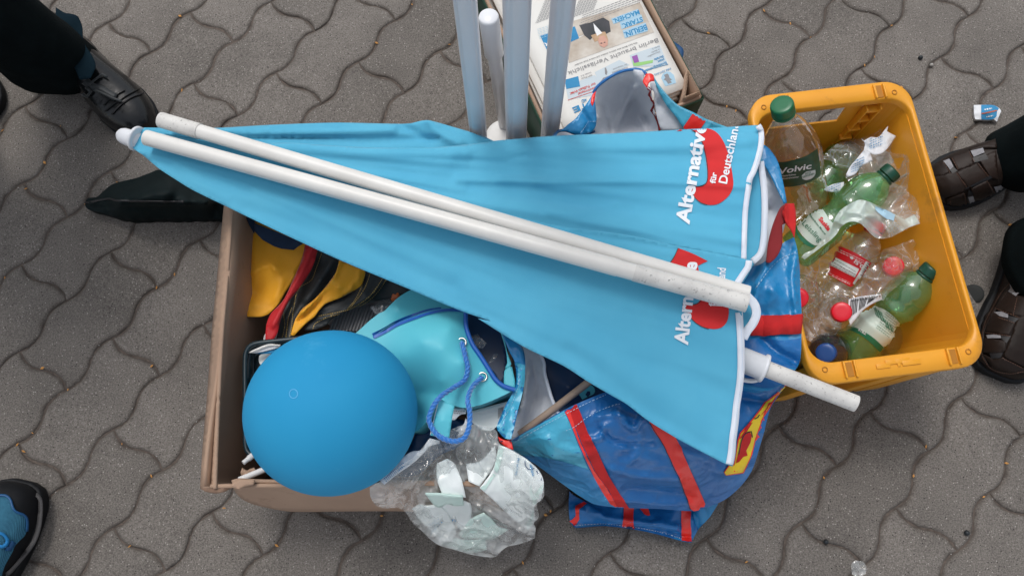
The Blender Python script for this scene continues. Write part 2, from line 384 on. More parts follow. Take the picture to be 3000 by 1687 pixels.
def film(name, tint, body, opac, rough=.12, crk=(40,.5,.004), streak=True, spec=1.0):
    """thin clear plastic: tinted transparency + surface reflection + milky body"""
    m = bpy.data.materials.new(name); m.use_nodes = True; nt = m.node_tree; nt.nodes.clear(); L = nt.links.new
    out = _n(nt, 'ShaderNodeOutputMaterial'); tr = _n(nt, 'ShaderNodeBsdfTransparent'); tr.inputs[0].default_value = (*tint, 1)
    df = _n(nt, 'ShaderNodeBsdfDiffuse'); df.inputs[0].default_value = (*body, 1); tl = _n(nt, 'ShaderNodeBsdfTranslucent'); tl.inputs[0].default_value = (*body, 1)
    dm = _n(nt, 'ShaderNodeMixShader'); dm.inputs[0].default_value = .25; L(df.outputs[0], dm.inputs[1]); L(tl.outputs[0], dm.inputs[2])
    gl = _n(nt, 'ShaderNodeBsdfGlossy'); gl.inputs['Roughness'].default_value = rough; gl.inputs[0].default_value = (1,1,1,1)
    tc = _n(nt, 'ShaderNodeTexCoord'); a_ = _n(nt, 'ShaderNodeMixShader'); b = _n(nt, 'ShaderNodeMixShader')
    if streak:
        nz = _n(nt, 'ShaderNodeTexNoise'); nz.inputs['Scale'].default_value = crk[0]*.5; nz.inputs['Detail'].default_value = 6; L(tc.outputs['Object'], nz.inputs['Vector'])
        rp = _n(nt, 'ShaderNodeMapRange'); rp.inputs[1].default_value = .35; rp.inputs[2].default_value = .7; rp.inputs[3].default_value = opac*.35; rp.inputs[4].default_value = min(1, opac*1.8)
        L(nz.outputs[0], rp.inputs[0])
        # whitened creases of crumpled film
        nq = _n(nt, 'ShaderNodeTexNoise'); nq.inputs['Scale'].default_value = crk[0]*.5; nq.inputs['Detail'].default_value = 3; L(tc.outputs['Object'], nq.inputs['Vector'])
        aq = _n(nt, 'ShaderNodeVectorMath', operation='MULTIPLY_ADD'); L(nq.outputs['Color'], aq.inputs[0]); aq.inputs[1].default_value = (.06,.06,.06); L(tc.outputs['Object'], aq.inputs[2])
        vq = _n(nt, 'ShaderNodeTexVoronoi', feature='DISTANCE_TO_EDGE'); vq.inputs['Scale'].default_value = crk[0]*1.5; L(aq.outputs[0], vq.inputs['Vector'])
        mq = _n(nt, 'ShaderNodeMapRange'); mq.inputs[1].default_value = 0; mq.inputs[2].default_value = .045; mq.inputs[3].default_value = .42; mq.inputs[4].default_value = 0; L(vq.outputs[0], mq.inputs[0])
        xq = _n(nt, 'ShaderNodeMath', operation='MAXIMUM'); L(rp.outputs[0], xq.inputs[0]); L(mq.outputs[0], xq.inputs[1]); L(xq.outputs[0], a_.inputs[0])
    else: a_.inputs[0].default_value = opac
    L(tr.outputs[0], a_.inputs[1]); L(dm.outputs[0], a_.inputs[2])
    fr = _n(nt, 'ShaderNodeLayerWeight'); fp_ = _n(nt, 'ShaderNodeMath', operation='POWER'); fp_.inputs[1].default_value = 3.2; L(fr.outputs['Facing'], fp_.inputs[0])
    fm = _n(nt, 'ShaderNodeMath', operation='MULTIPLY_ADD'); fm.inputs[1].default_value = .55*spec; fm.inputs[2].default_value = .085*spec; L(fp_.outputs[0], fm.inputs[0]); L(fm.outputs[0], b.inputs[0])
    L(a_.outputs[0], b.inputs[1]); L(gl.outputs[0], b.inputs[2]); L(b.outputs[0], out.inputs[0])
    if crk:
        bn = _n(nt, 'ShaderNodeBump'); bn.inputs['Strength'].default_value = crk[1]; bn.inputs['Distance'].default_value = crk[2]
        nz2 = _n(nt, 'ShaderNodeTexNoise'); nz2.inputs['Scale'].default_value = crk[0]*.6; L(tc.outputs['Object'], nz2.inputs['Vector'])
        ad = _n(nt, 'ShaderNodeVectorMath', operation='MULTIPLY_ADD'); L(nz2.outputs['Color'], ad.inputs[0]); ad.inputs[1].default_value = (.05,.05,.05); L(tc.outputs['Object'], ad.inputs[2])
        t = _n(nt, 'ShaderNodeTexVoronoi', feature='F1'); t.inputs['Scale'].default_value = crk[0]; L(ad.outputs[0], t.inputs['Vector']); L(t.outputs[0], bn.inputs['Height'])
        for s in (df, gl, fr): L(bn.outputs[0], s.inputs['Normal'])
    return m
M = {}
M['canopy'] = mat('canopy_fabric', (.080,.390,.590), (.098,.43,.625), ns=9, rough=.75, bump=('weave',420,.12,.0006), sheen=.15, spec=.25)
M['canopy_red'] = mat('canopy_red_print', (.62,.028,.030), (.56,.024,.026), ns=14, rough=.75, spec=.25)
M['canopy_white'] = mat('canopy_white_print', (.78,.82,.86), (.70,.74,.80), ns=20, rough=.75, spec=.2)
M['hem'] = mat('white_hem_tape', (.66,.72,.82), (.74,.78,.85), ns=30, rough=.8, bump=('noise',900,.3,.0004))
M['pvc'] = mat('white_pole_paint', (.74,.73,.70), (.66,.65,.62), ns=12, rough=.38, grime=(80,.70,(.2,.18,.17),.5))
M['pvc_worn'] = mat('worn_white_pole_end', (.70,.69,.66), (.55,.54,.52), ns=30, rough=.5, grime=(190,.58,(.08,.075,.07),.8))
M['whiteplastic'] = mat('white_plastic', (.74,.76,.79), (.70,.72,.76), ns=8, rough=.3)
M['worn_base'] = mat('worn_white_stand', (.72,.71,.69), (.6,.59,.57), ns=14, rough=.5, grime=(22,.6,(.3,.28,.25),.6))
M['greytube'] = mat('grey_tube_metal', (.64,.65,.69), (.68,.69,.73), ns=3, rough=.38, metal=.0, coat=.25, spec=.5)
M['card'] = mat('brown_cardboard', (.40,.27,.19), (.34,.225,.16), ns=7, rough=.85, bump=('noise',60,.15,.002), grime=(11,.60,(.24,.15,.10),.6))
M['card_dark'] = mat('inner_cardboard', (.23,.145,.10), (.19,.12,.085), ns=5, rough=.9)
M['card_edge'] = mat('cardboard_cut_edge', (.36,.25,.17), (.25,.17,.11), ns=200, rough=.95)
M['greencard'] = mat('dark_green_card', (.012,.05,.03), (.018,.065,.04), ns=20, rough=.6)
M['balloon'] = mat('blue_balloon', (.018,.270,.52), (.026,.31,.56), ns=3, rough=.72, spec=.2, grime=(9,.60,(.07,.36,.60),.35))
M['balloon_ring'] = mat('balloon_ring', (.06,.36,.66), rough=.5)
M['gift'] = mat('turquoise_card', (.085,.48,.59), (.10,.53,.63), ns=4, rough=.55)
M['gift_blue'] = mat('blue_card_edge', (.008,.10,.42), rough=.45)
M['navy'] = mat('navy_inside', (.008,.03,.09), (.012,.045,.12), ns=12, rough=.4)
M['rope'] = mat('blue_cord', (.012,.14,.48), (.02,.19,.56), ns=60, rough=.35, sheen=.5)
M['metal'] = mat('eyelet_metal', (.6,.6,.58), rough=.25, metal=1)
M['bagblue'] = mat('blue_woven_plastic', (.006,.115,.36), (.016,.17,.46), ns=9, rough=.34, bump=('crackle',30,.5,.007), coat=.2)
M['bagmid'] = mat('mid_blue_woven_plastic', (.010,.19,.46), (.022,.26,.54), ns=8, rough=.34, bump=('crackle',28,.5,.007), coat=.2)
M['baglight'] = mat('light_blue_woven_plastic', (.05,.38,.58), (.10,.48,.65), ns=7, rough=.36, bump=('crackle',30,.6,.008), coat=.2)
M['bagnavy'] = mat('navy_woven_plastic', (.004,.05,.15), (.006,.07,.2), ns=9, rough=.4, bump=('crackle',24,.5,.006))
M['bagred'] = mat('red_bag_trim', (.78,.020,.014), (.88,.035,.024), ns=12, rough=.38, bump=('crackle',26,.4,.005), coat=.2)
M['webred'] = mat('red_webbing', (.62,.012,.014), (.72,.02,.02), ns=30, rough=.7, bump=('weave',700,.5,.001))
M['maroon'] = mat('dark_red_webbing', (.22,.008,.012), (.28,.012,.016), ns=20, rough=.6, bump=('weave',600,.4,.001))
M['lining'] = mat('grey_bag_lining', (.58,.61,.67), (.66,.69,.73), ns=14, rough=.5, bump=('noise',120,.35,.003))
M['yellow'] = mat('yellow_print', (.78,.55,.02), rough=.4)
M['blackink'] = mat('black_print', (.01,.01,.012), rough=.5)
M['inkgrey'] = mat('grey_newsprint_ink', (.25,.25,.26), rough=.8)
M['inkblack'] = mat('dark_newsprint_ink', (.07,.07,.08), rough=.8)
M['inkblue'] = mat('blue_newsprint_ink', (.03,.22,.45), (.04,.27,.5), ns=50, rough=.8)
M['inkpale'] = mat('pale_blue_newsprint_ink', (.36,.55,.68), rough=.8)
M['inkpanel'] = mat('pale_newsprint_panel', (.54,.62,.67), rough=.8)
M['inkred'] = mat('red_newsprint_ink', (.62,.06,.05), rough=.8)
M['inkwhite'] = mat('white_print', (.75,.76,.77), rough=.6)
M['inkthin'] = mat('thin_newsprint_ink', (.16,.16,.17), rough=.8)
M['photo_bg'] = mat('photo_background_print', (.42,.35,.28), (.62,.58,.52), ns=22, rough=.8)
M['photo_dark'] = mat('photo_dark_print', (.04,.045,.05), (.07,.07,.08), ns=30, rough=.8)
M['skinprint'] = mat('photo_skin_print', (.62,.36,.28), (.55,.3,.24), ns=60, rough=.8)
M['hairprint'] = mat('photo_hair_print', (.42,.27,.16), (.55,.38,.24), ns=90, rough=.8)
M['purple'] = mat('purple_print', (.3,.1,.38), rough=.8); M['greenp'] = mat('green_print', (.3,.58,.2), rough=.8)
M['cream'] = mat('newsprint_paper', (.74,.735,.70), (.70,.69,.655), ns=10, rough=.85, bump=('noise',30,.15,.003))
M['flagyellow'] = mat('yellow_flag_cloth', (.90,.42,.012), (.84,.37,.010), ns=8, rough=.62, sheen=.2)
M['flagred'] = mat('red_flag_cloth', (.55,.008,.015), (.48,.007,.012), ns=8, rough=.62, sheen=.2)
M['flagblack'] = mat('black_flag_cloth', (.012,.016,.018), (.02,.025,.028), ns=8, rough=.55, sheen=.2)
M['thread'] = mat('gold_thread', (.55,.38,.12), rough=.7)
M['thread_w'] = mat('pale_thread', (.45,.6,.75), rough=.7)
M['navyweb'] = mat('navy_webbing', (.006,.022,.06), (.010,.035,.09), ns=40, rough=.8, bump=('weave',500,.6,.0015))
M['ribbed'] = mat('grey_ribbed_plastic', (.16,.16,.17), rough=.35)
M['tray'] = mat('dark_tray_plastic', (.012,.03,.042), (.018,.04,.052), ns=9, rough=.3)
M['paper'] = mat('white_paper', (.72,.74,.77), (.64,.67,.71), ns=20, rough=.7)
M['stick'] = mat('white_paper_stick', (.68,.68,.68), rough=.5)
M['wood'] = mat('wooden_stick', (.42,.32,.25), (.34,.25,.19), ns=30, rough=.7)
M['orange'] = mat('orange_plastic', (.6,.13,.03), rough=.4)
M['crate'] = mat('yellow_crate_plastic', (.80,.355,.022), (.72,.30,.016), ns=5, rough=.42, bump=('noise',300,.06,.001), grime=(5,.57,(.34,.15,.03),.45))
M['crate_dark'] = mat('shaded_slot_plastic', (.42,.17,.012), rough=.5)  # darker crate colour standing in for shade in slots and holes
M['capgreen'] = mat('green_cap', (.008,.13,.05), rough=.35); M['capdark'] = mat('dark_green_cap', (.004,.06,.035), rough=.35)
M['capred'] = mat('red_cap', (.70,.01,.03), rough=.35); M['capblue'] = mat('blue_cap', (.003,.06,.26), rough=.35)
M['label_green'] = mat('dark_green_label', (.010,.05,.025), (.02,.07,.035), ns=80, rough=.4)
M['label_mint'] = mat('pale_green_label', (.50,.62,.56), (.58,.68,.62), ns=20, rough=.45)
M['label_white'] = mat('white_label', (.68,.72,.72), rough=.45); M['label_red'] = mat('red_label', (.66,.01,.02), rough=.4)
M['ink_green'] = mat('green_label_ink', (.01,.16,.08), rough=.5)
M['film'] = film('clear_film', (.985,.99,.99), (.88,.91,.92), .13, rough=.10, crk=(26,.7,.006))
M['film2'] = film('cloudy_film', (.985,.99,.985), (.92,.95,.94), .34, rough=.11, crk=(34,.9,.008))
M['milky'] = film('milky_film', (.97,.98,.97), (.86,.89,.87), .60, rough=.12, crk=(26,.8,.007))
M['mint'] = film('pale_mint_film', (.90,.96,.94), (.74,.86,.82), .72, rough=.14, crk=(26,.8,.008))
M['tissue'] = mat('white_tissue_pack', (.82,.86,.86), (.74,.81,.80), ns=14, rough=.32, bump=('crackle',16,.3,.004), coat=.2)
M['mintpack'] = mat('mint_tissue_pack', (.56,.76,.70), (.66,.82,.77), ns=10, rough=.32, bump=('crackle',16,.3,.004), coat=.2)
M['pet'] = film('clear_bottle_plastic', (.93,.95,.95), (.8,.84,.84), .045, rough=.07, crk=(34,.5,.004), streak=False, spec=1.15)
M['petgreen'] = film('green_bottle_plastic', (.54,.86,.56), (.20,.56,.26), .26, rough=.07, crk=(30,.5,.004), streak=False, spec=1.15)
M['petdark'] = film('dark_bottle_plastic', (.25,.32,.36), (.05,.06,.08), .4, rough=.06, crk=(26,.3,.003), streak=False)
M['trouser'] = mat('black_trouser_cloth', (.003,.006,.007), (.005,.009,.010), ns=30, rough=.9, bump=('weave',500,.3,.001), spec=.08)
M['leather'] = mat('black_shoe_leather', (.004,.005,.006), (.007,.008,.009), ns=20, rough=.22, bump=('noise',70,.2,.003), spec=.5)
M['rubber'] = mat('black_rubber', (.006,.007,.009), rough=.6, spec=.25); M['greyrubber'] = mat('grey_rubber', (.06,.058,.06), rough=.7)
M['nylon'] = mat('black_nylon', (.003,.008,.009), (.005,.011,.012), ns=20, rough=.6, bump=('noise',260,.15,.001), spec=.12)
M['knit'] = mat('blue_knit', (.05,.24,.38), (.035,.18,.30), ns=90, rough=.8, bump=('weave',260,.7,.002))
M['knit_trim'] = mat('blue_overlay', (.006,.08,.22), rough=.5); M['lace'] = mat('blue_lace', (.01,.2,.5), rough=.7)
M['brown'] = mat('brown_sandal_leather', (.012,.007,.005), (.020,.011,.008), ns=14, rough=.5, spec=.25, bump=('noise',110,.25,.002))
M['sock'] = mat('grey_sock', (.30,.30,.32), (.22,.22,.24), ns=120, rough=.95, bump=('noise',400,.6,.002))
M['seam'] = mat('sandal_stitching', (.12,.06,.04), rough=.8)
M['gum'] = mat('old_gum', (.02,.022,.022), rough=.8); M['seedm'] = mat('orange_seed', (.62,.30,.08), rough=.7); M['pebm'] = mat('pebble', (.35,.34,.32), rough=.8); M['stonedark'] = mat('dark_pebble', (.015,.02,.024), rough=.5)
# ------------------------------------------------------------------ ground
def paver_mat():
    m = bpy.data.materials.new('concrete_paver'); m.use_nodes = True; nt = m.node_tree; b = nt.nodes['Principled BSDF']; L = nt.links.new
    b.inputs['Roughness'].default_value = .85; b.inputs['Specular IOR Level'].default_value = .3
    g = _n(nt, 'ShaderNodeNewGeometry'); oi = _n(nt, 'ShaderNodeObjectInfo')
    n1 = _n(nt, 'ShaderNodeTexNoise'); n1.inputs['Scale'].default_value = 420; n1.inputs['Detail'].default_value = 3; n1.inputs['Roughness'].default_value = .7; L(g.outputs['Position'], n1.inputs['Vector'])
    r1 = _n(nt, 'ShaderNodeValToRGB'); e = r1.color_ramp.elements; e[0].position = .30; e[0].color = (.082,.072,.064,1); e[1].position = .72; e[1].color = (.255,.235,.215,1)
    k = e.new(.5); k.color = (.160,.145,.131,1); L(n1.outputs[0], r1.inputs[0])
    n2 = _n(nt, 'ShaderNodeTexNoise'); n2.inputs['Scale'].default_value = 7; n2.inputs['Detail'].default_value = 6; n2.inputs['Roughness'].default_value = .65; L(g.outputs['Position'], n2.inputs['Vector'])
    mr = _n(nt, 'ShaderNodeMapRange'); mr.inputs[1].default_value = .3; mr.inputs[2].default_value = .7; mr.inputs[3].default_value = .80; mr.inputs[4].default_value = 1.18; L(n2.outputs[0], mr.inputs[0])
    mr2 = _n(nt, 'ShaderNodeMapRange'); mr2.inputs[3].default_value = .90; mr2.inputs[4].default_value = 1.10; L(oi.outputs['Random'], mr2.inputs[0])
    mm = _n(nt, 'ShaderNodeMath', operation='MULTIPLY'); L(mr.outputs[0], mm.inputs[0]); L(mr2.outputs[0], mm.inputs[1])
    sc = _n(nt, 'ShaderNodeVectorMath', operation='SCALE'); L(r1.outputs[0], sc.inputs[0]); L(mm.outputs[0], sc.inputs['Scale'])
    # pale and dark grains of the aggregate
    v = _n(nt, 'ShaderNodeTexVoronoi', feature='F1'); v.inputs['Scale'].default_value = 300; L(g.outputs['Position'], v.inputs['Vector'])
    lt = _n(nt, 'ShaderNodeMath', operation='LESS_THAN'); lt.inputs[1].default_value = .30; L(v.outputs['Distance'], lt.inputs[0])
    sp = _n(nt, 'ShaderNodeSeparateColor'); L(v.outputs['Color'], sp.inputs[0])
    gt = _n(nt, 'ShaderNodeMath', operation='GREATER_THAN'); gt.inputs[1].default_value = .90; L(sp.outputs[0], gt.inputs[0])
    ml = _n(nt, 'ShaderNodeMath', operation='MULTIPLY'); L(lt.outputs[0], ml.inputs[0]); L(gt.outputs[0], ml.inputs[1])
    x1 = _n(nt, 'ShaderNodeMix', data_type='RGBA'); L(ml.outputs[0], x1.inputs[0]); L(sc.outputs[0], x1.inputs[6]); x1.inputs[7].default_value = (.36,.335,.31,1)
    gt2 = _n(nt, 'ShaderNodeMath', operation='GREATER_THAN'); gt2.inputs[1].default_value = .93; L(sp.outputs[1], gt2.inputs[0])
    ml2 = _n(nt, 'ShaderNodeMath', operation='MULTIPLY'); L(lt.outputs[0], ml2.inputs[0]); L(gt2.outputs[0], ml2.inputs[1])
    x2 = _n(nt, 'ShaderNodeMix', data_type='RGBA'); L(ml2.outputs[0], x2.inputs[0]); L(x1.outputs[2], x2.inputs[6]); x2.inputs[7].default_value = (.03,.027,.025,1)
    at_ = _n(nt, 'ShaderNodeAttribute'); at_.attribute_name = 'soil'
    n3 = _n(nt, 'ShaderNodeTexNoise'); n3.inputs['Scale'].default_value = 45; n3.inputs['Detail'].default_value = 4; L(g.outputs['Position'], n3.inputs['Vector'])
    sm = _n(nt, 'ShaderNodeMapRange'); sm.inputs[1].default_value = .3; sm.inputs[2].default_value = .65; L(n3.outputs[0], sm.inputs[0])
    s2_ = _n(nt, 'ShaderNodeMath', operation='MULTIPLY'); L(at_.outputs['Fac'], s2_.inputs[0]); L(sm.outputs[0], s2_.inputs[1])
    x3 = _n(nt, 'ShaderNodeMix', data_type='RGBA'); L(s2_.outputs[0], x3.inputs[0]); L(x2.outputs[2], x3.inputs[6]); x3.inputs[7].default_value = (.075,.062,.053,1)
    L(x3.outputs[2], b.inputs['Base Color'])
    bn = _n(nt, 'ShaderNodeBump'); bn.inputs['Strength'].default_value = .55; bn.inputs['Distance'].default_value = .0016; L(n1.outputs[0], bn.inputs['Height']); L(bn.outputs[0], b.inputs['Normal'])
    return m
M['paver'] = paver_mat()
M['sand'] = mat('joint_sand', (.075,.061,.052), (.14,.112,.094), ns=90, rough=1, bump=('noise',300,.8,.004), grime=(120,.66,(.12,.09,.07),.8))
ground = obj('ground', [(-60,-60,-.0034),(60,-60,-.0034),(60,60,-.0034),(-60,60,-.0034)], [(0,1,2,3)], M['sand'], smooth=False); ground['kind'] = 'structure'
LS = .159; hd = .1385; LA = np.array([math.cos(hd), math.sin(hd)])*LS; LB = np.array([math.cos(hd-1.5708), math.sin(hd-1.5708)])*LS; LO = np.array([-.6286, .9109])
def wave(P, Q, k=9, A=.0082):
    d = Q-P; L = np.linalg.norm(d); n = np.array([d[1], -d[0]])/L; out = []
    for i in range(k):
        t = i/k; s = math.sin(2*math.pi*t); out.append(P+d*t+n*A*math.copysign(abs(s)**.85, s))
    return out
def paver_mesh(seed):
    v1 = LB-LA; sh = (LA+LB)/2; P = np.array([0.,0.])
    pts = wave(P, P+sh)                                  # short end, start -> end
    pts += wave(P+sh, P+sh+v1/2)+wave(P+sh+v1/2, P+sh+v1)
    pts += [q for q in reversed(wave(P+v1, P+v1+sh)[1:]+[P+v1+sh])]
    pts += [q for q in reversed(wave(P, P+v1/2)[0:]+wave(P+v1/2, P+v1)[0:]+[P+v1])][:-1]
    pts = [np.array(p) for p in pts]; c = P+(sh+v1)/2; pts = [p-c for p in pts]
    # drop duplicates
    q = [pts[0]]
    for p in pts[1:]:
        if np.linalg.norm(p-q[-1]) > 1e-4: q.append(p)
    if np.linalg.norm(q[0]-q[-1]) < 1e-4: q.pop()
    pts = q; n = len(pts); area = sum(pts[i][0]*pts[(i+1)%n][1]-pts[(i+1)%n][0]*pts[i][1] for i in range(n)); sg = 1 if area > 0 else -1
    def inset(w, jit=0):
        out = []
        for i in range(n):
            a, b = pts[i-1], pts[(i+1) % n]; d = b-a; d = d/np.linalg.norm(d); nn = np.array([-d[1], d[0]])*sg
            out.append(pts[i]+nn*(w+jit*RNG.uniform(-1, 1)))
        return out
    V, Fc = [], []
    for w, z, j in ((.0007,-.05,0),(.0009,-.0040,.0006),(.0022,-.0020,.0006),(.0044,-.0007,.0005),(.0072,-.0002,.0003),(.0105,0,0)):
        V += [(p[0], p[1], z) for p in inset(w, j)]
    for r in range(5):
        for i in range(n):
            j = (i+1) % n; Fc.append((r*n+i, r*n+j, (r+1)*n+j, (r+1)*n+i) if sg > 0 else (r*n+j, r*n+i, (r+1)*n+i, (r+1)*n+j))
    top = tuple(range(5*n, 6*n)); Fc.append(top if sg > 0 else top[::-1])
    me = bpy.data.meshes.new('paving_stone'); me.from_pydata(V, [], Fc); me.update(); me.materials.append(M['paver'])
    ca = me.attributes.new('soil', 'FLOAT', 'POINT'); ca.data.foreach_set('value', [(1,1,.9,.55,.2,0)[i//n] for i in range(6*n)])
    me.polygons.foreach_set('use_smooth', [True]*len(me.polygons)); return me, c
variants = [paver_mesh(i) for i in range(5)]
sites = []
for i in range(-30, 34):
    for j in range(-30, 34):
        p = LO+i*LA+j*LB+variants[0][1]
        if -3.2 < p[0] < 3.2 and -2.6 < p[1] < 3.6: sites.append((abs(p[0])/1.15+abs(p[1]-.4)/.72 if 0 else max(abs(p[0])/1.2, abs(p[1]-.4)/.75), p))
sites.sort(key=lambda s: s[0])
far = bmesh.new()
for k, (d, p) in enumerate(sites):
    me = variants[random.randrange(5)][0]
    T = Matrix.Translation((p[0], p[1], RNG.uniform(-.0012, .0006))) @ Matrix.Rotation(RNG.normal(0, .0045), 4, 'X') @ Matrix.Rotation(RNG.normal(0, .0045), 4, 'Y') @ Matrix.Rotation(RNG.normal(0, .004), 4, 'Z')
    if k < 170:
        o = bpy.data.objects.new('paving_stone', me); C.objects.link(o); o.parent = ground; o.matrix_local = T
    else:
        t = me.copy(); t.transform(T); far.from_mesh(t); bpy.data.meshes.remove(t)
fm = bpy.data.meshes.new('distant_paving_stones'); far.to_mesh(fm); far.free()
fo = link('distant_paving_stones', fm, None, ground); fo['kind'] = 'stuff'
# small litter in the joints
def litter(name, m, spots, size, label, cat):
    V, Fc = [], []
    for (x, y) in spots:
        a_ = RNG.uniform(0, 6.3); s = size*RNG.uniform(.6, 1.3); b = len(V); el = RNG.uniform(1.5, 3)
        for q in ((1,0,0),(0,1/el,0),(-1,0,0),(0,-1/el,0),(0,0,.5)):
            V.append((x+s*(q[0]*math.cos(a_)-q[1]*math.sin(a_)), y+s*(q[0]*math.sin(a_)+q[1]*math.cos(a_)), q[2]*s*.8))
        Fc += [(b,b+1,b+4),(b+1,b+2,b+4),(b+2,b+3,b+4),(b+3,b,b+4)]
    o = obj(name, V, Fc, m, smooth=False); o['kind'] = 'stuff'; o['label'] = label; o['category'] = cat; return o
jp = []
for d, p in sites[:170]:
    S0 = p-variants[0][1]; v1 = LB-LA; sh = (LA+LB)/2
    for a0, b0 in ((S0, S0+sh), (S0, S0+v1/2), (S0+v1/2, S0+v1)):
        for q in wave(a0, b0, 24): jp.append(q)
jp = np.array(jp); idx = RNG.choice(len(jp), 230, replace=False)
litter('fallen_seeds', M['seedm'], [jp[i]+RNG.normal(0, .002, 2) for i in idx], .0035, 'tiny orange seed husks lying in the joints between the stones', 'seeds')
idx = RNG.choice(len(jp), 260, replace=False)
litter('grit', M['pebm'], [jp[i]+RNG.normal(0, .004, 2) for i in idx], .0017, 'pale grains of grit scattered along the paving joints', 'grit')
# ------------------------------------------------------------------ big things resting on the ground
# cardboard box (left), open top with torn flaps
RIM = .25
bx = thing('cardboard_box', 'open brown cardboard box with torn flaps under the blue balloon', 'cardboard box', (-.2,.2,0))
XL, XR, YB, YT = -.405, -.005, .006, .43
def plate(name, c, m, parent, th=.005, n=10, amp=.004, seed=0, rag=None):
    """bent cardboard sheet from four corners, slightly wavy"""
    c = [Vector(q) for q in c]; V, Fc = [], []; nu, nv = n, max(3, n//2)
    nn = (c[1]-c[0]).cross(c[3]-c[0]).normalized()
    for j in range(nv+1):
        for i in range(nu+1):
            s, t = i/nu, j/nv; q = c[0]*(1-s)*(1-t)+c[1]*s*(1-t)+c[2]*s*t+c[3]*(1-s)*t
            q += nn*noise.noise(Vector((s*4+seed, t*3, seed)))*amp
            if rag and j == nv: q += (c[3]-c[0]).normalized()*noise.noise(Vector((s*14, seed, 1)))*rag
            V.append(q)
    for j in range(nv):
        for i in range(nu): a_ = j*(nu+1)+i; Fc.append((a_, a_+1, a_+nu+2, a_+nu+1))
    o = obj(name, V, Fc, m, parent); s = solid(o, th, 0); return o
plate('wall', [(XL,YB,0),(XL,YT,0),(XL,YT,RIM),(XL-.008,YB,RIM)], M['card'], bx, n=16, seed=1)
plate('wall', [(XL,YB,0),(XR,YB,0),(XR,YB,RIM),(XL,YB,RIM)], M['card'], bx, n=16, seed=2)
plate('wall', [(XR,YB+.02,0),(XR,YT,0),(XR,YT,.17),(XR,YB+.02,.15)], M['card'], bx, n=16, seed=3)
plate('wall', [(XL,YT,0),(XR,YT,0),(XR,YT,RIM),(XL,YT,RIM)], M['card'], bx, n=16, seed=4)
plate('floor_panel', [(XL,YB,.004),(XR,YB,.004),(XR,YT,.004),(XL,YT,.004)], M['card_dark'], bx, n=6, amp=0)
# left flap folds outwards and down: traced along its crease and its free edge
cre = zD(208,140, 185,420, 160,760, 130,1100)+zE(148,500, 130,900, 118,1225)
edge = zD(150,108, 120,420, 88,760, 55,1100)+zE(68,520, 35,900, 15,1225)
patch('left_flap', cre+edge[::-1], RIM, M['card'], bx, res=11, th=.004,
      ctrl=[], folds=[(cre, .004, 6), (zD(60,640, 130,650, 230,640), -.003, 4), (zE(40,560, 90,575, 150,560), -.004, 4), (zE(30,1000, 140,990), -.003, 4)], noise_=(.004, 26)).data.update()
fl = bpy.data.objects['left_flap']
# tilt the free edge downward by rebuilding heights
def retilt(o, line, z0, drop, width):
    me = o.data; P = []
    for v in me.vertices:
        c = RM.T@(np.array(v.co)-np.array([0,0,H])); P.append((1500+F*c[0]/-c[2], 843.5-F*c[1]/-c[2]))
    P = np.array(P); d = np.clip(segdist(P, line)/width, 0, 1.2)
    zz = np.array([v.co.z for v in me.vertices])-drop*d
    W = atN(P[:,0], P[:,1], zz)
    for v, q in zip(me.vertices, W): v.co = q
    me.update()
retilt(fl, cre, RIM, .05, 28)
fr = zE(255,1180, 300,1165, 420,1172, 700,1175, 1000,1170, 1280,1175)+[(1160,1412),(1300,1415),(1520,1418)]
fe = [(1520,1496),(1300,1499),(1172,1497)]+zE(1300,1390, 1000,1392, 800,1395, 660,1390, 520,1365, 400,1335, 330,1300, 280,1250)
o = patch('front_flap', fr+fe, RIM, M['card'], bx, res=11, th=.004, folds=[(zE(410,1175, 440,1195), .003, 8), (zE(450,1330, 900,1320, 1400,1300), -.002, 5)], noise_=(.003, 20))
retilt(o, fr, RIM, .10, 85)
patch('torn_corner', zE(240,1210, 262,1175, 330,1155, 420,1160, 412,1195, 340,1210, 300,1225), RIM+.006, M['card'], bx, res=7, th=.003, cr_=(.006,60))
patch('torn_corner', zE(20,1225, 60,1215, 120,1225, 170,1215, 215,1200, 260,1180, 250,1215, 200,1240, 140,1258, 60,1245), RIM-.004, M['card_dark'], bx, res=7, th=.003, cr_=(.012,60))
patch('torn_corner', zE(318,1100, 330,1065, 370,1085, 420,1062, 430,1085, 400,1125, 360,1140, 320,1128), RIM-.02, M['card'], bx, res=6, th=.003, cr_=(.01,80))

# yellow crate
CZ = .24
q = [at(*p, CZ) for p in ((2202,281),(2661,232),(2895,1065),(2362,1136))]
cen = (q[0]+q[1]+q[2]+q[3])/4; ax = ((q[1]-q[0])+(q[2]-q[3])).normalized(); ay = ((q[0]-q[3])+(q[1]-q[2])).normalized(); ay = (ay-ax*ay.dot(ax)).normalized()
hw = ((q[1]-q[0]).length+(q[2]-q[3]).length)/4; hl = ((q[0]-q[3]).length+(q[1]-q[2]).length)/4
crt = thing('storage_crate', 'bright yellow plastic crate with grip openings holding empty bottles', 'crate', (cen.x, cen.y, 0))
def rr(hx, hy, r, z, n=7, cx=0, cy=0):
    out = []
    for sx, sy, a0 in ((1,1,0),(-1,1,90),(-1,-1,180),(1,-1,270)):
        for k in range(n):
            t = math.radians(a0+90*k/(n-1)); X = cx+sx*(hx-r)+r*math.cos(t); Y = cy+sy*(hy-r)+r*math.sin(t)
            out.append(Vector((cen.x, cen.y, 0))+ax*X+ay*Y+Vector((0,0,z)))
    return out
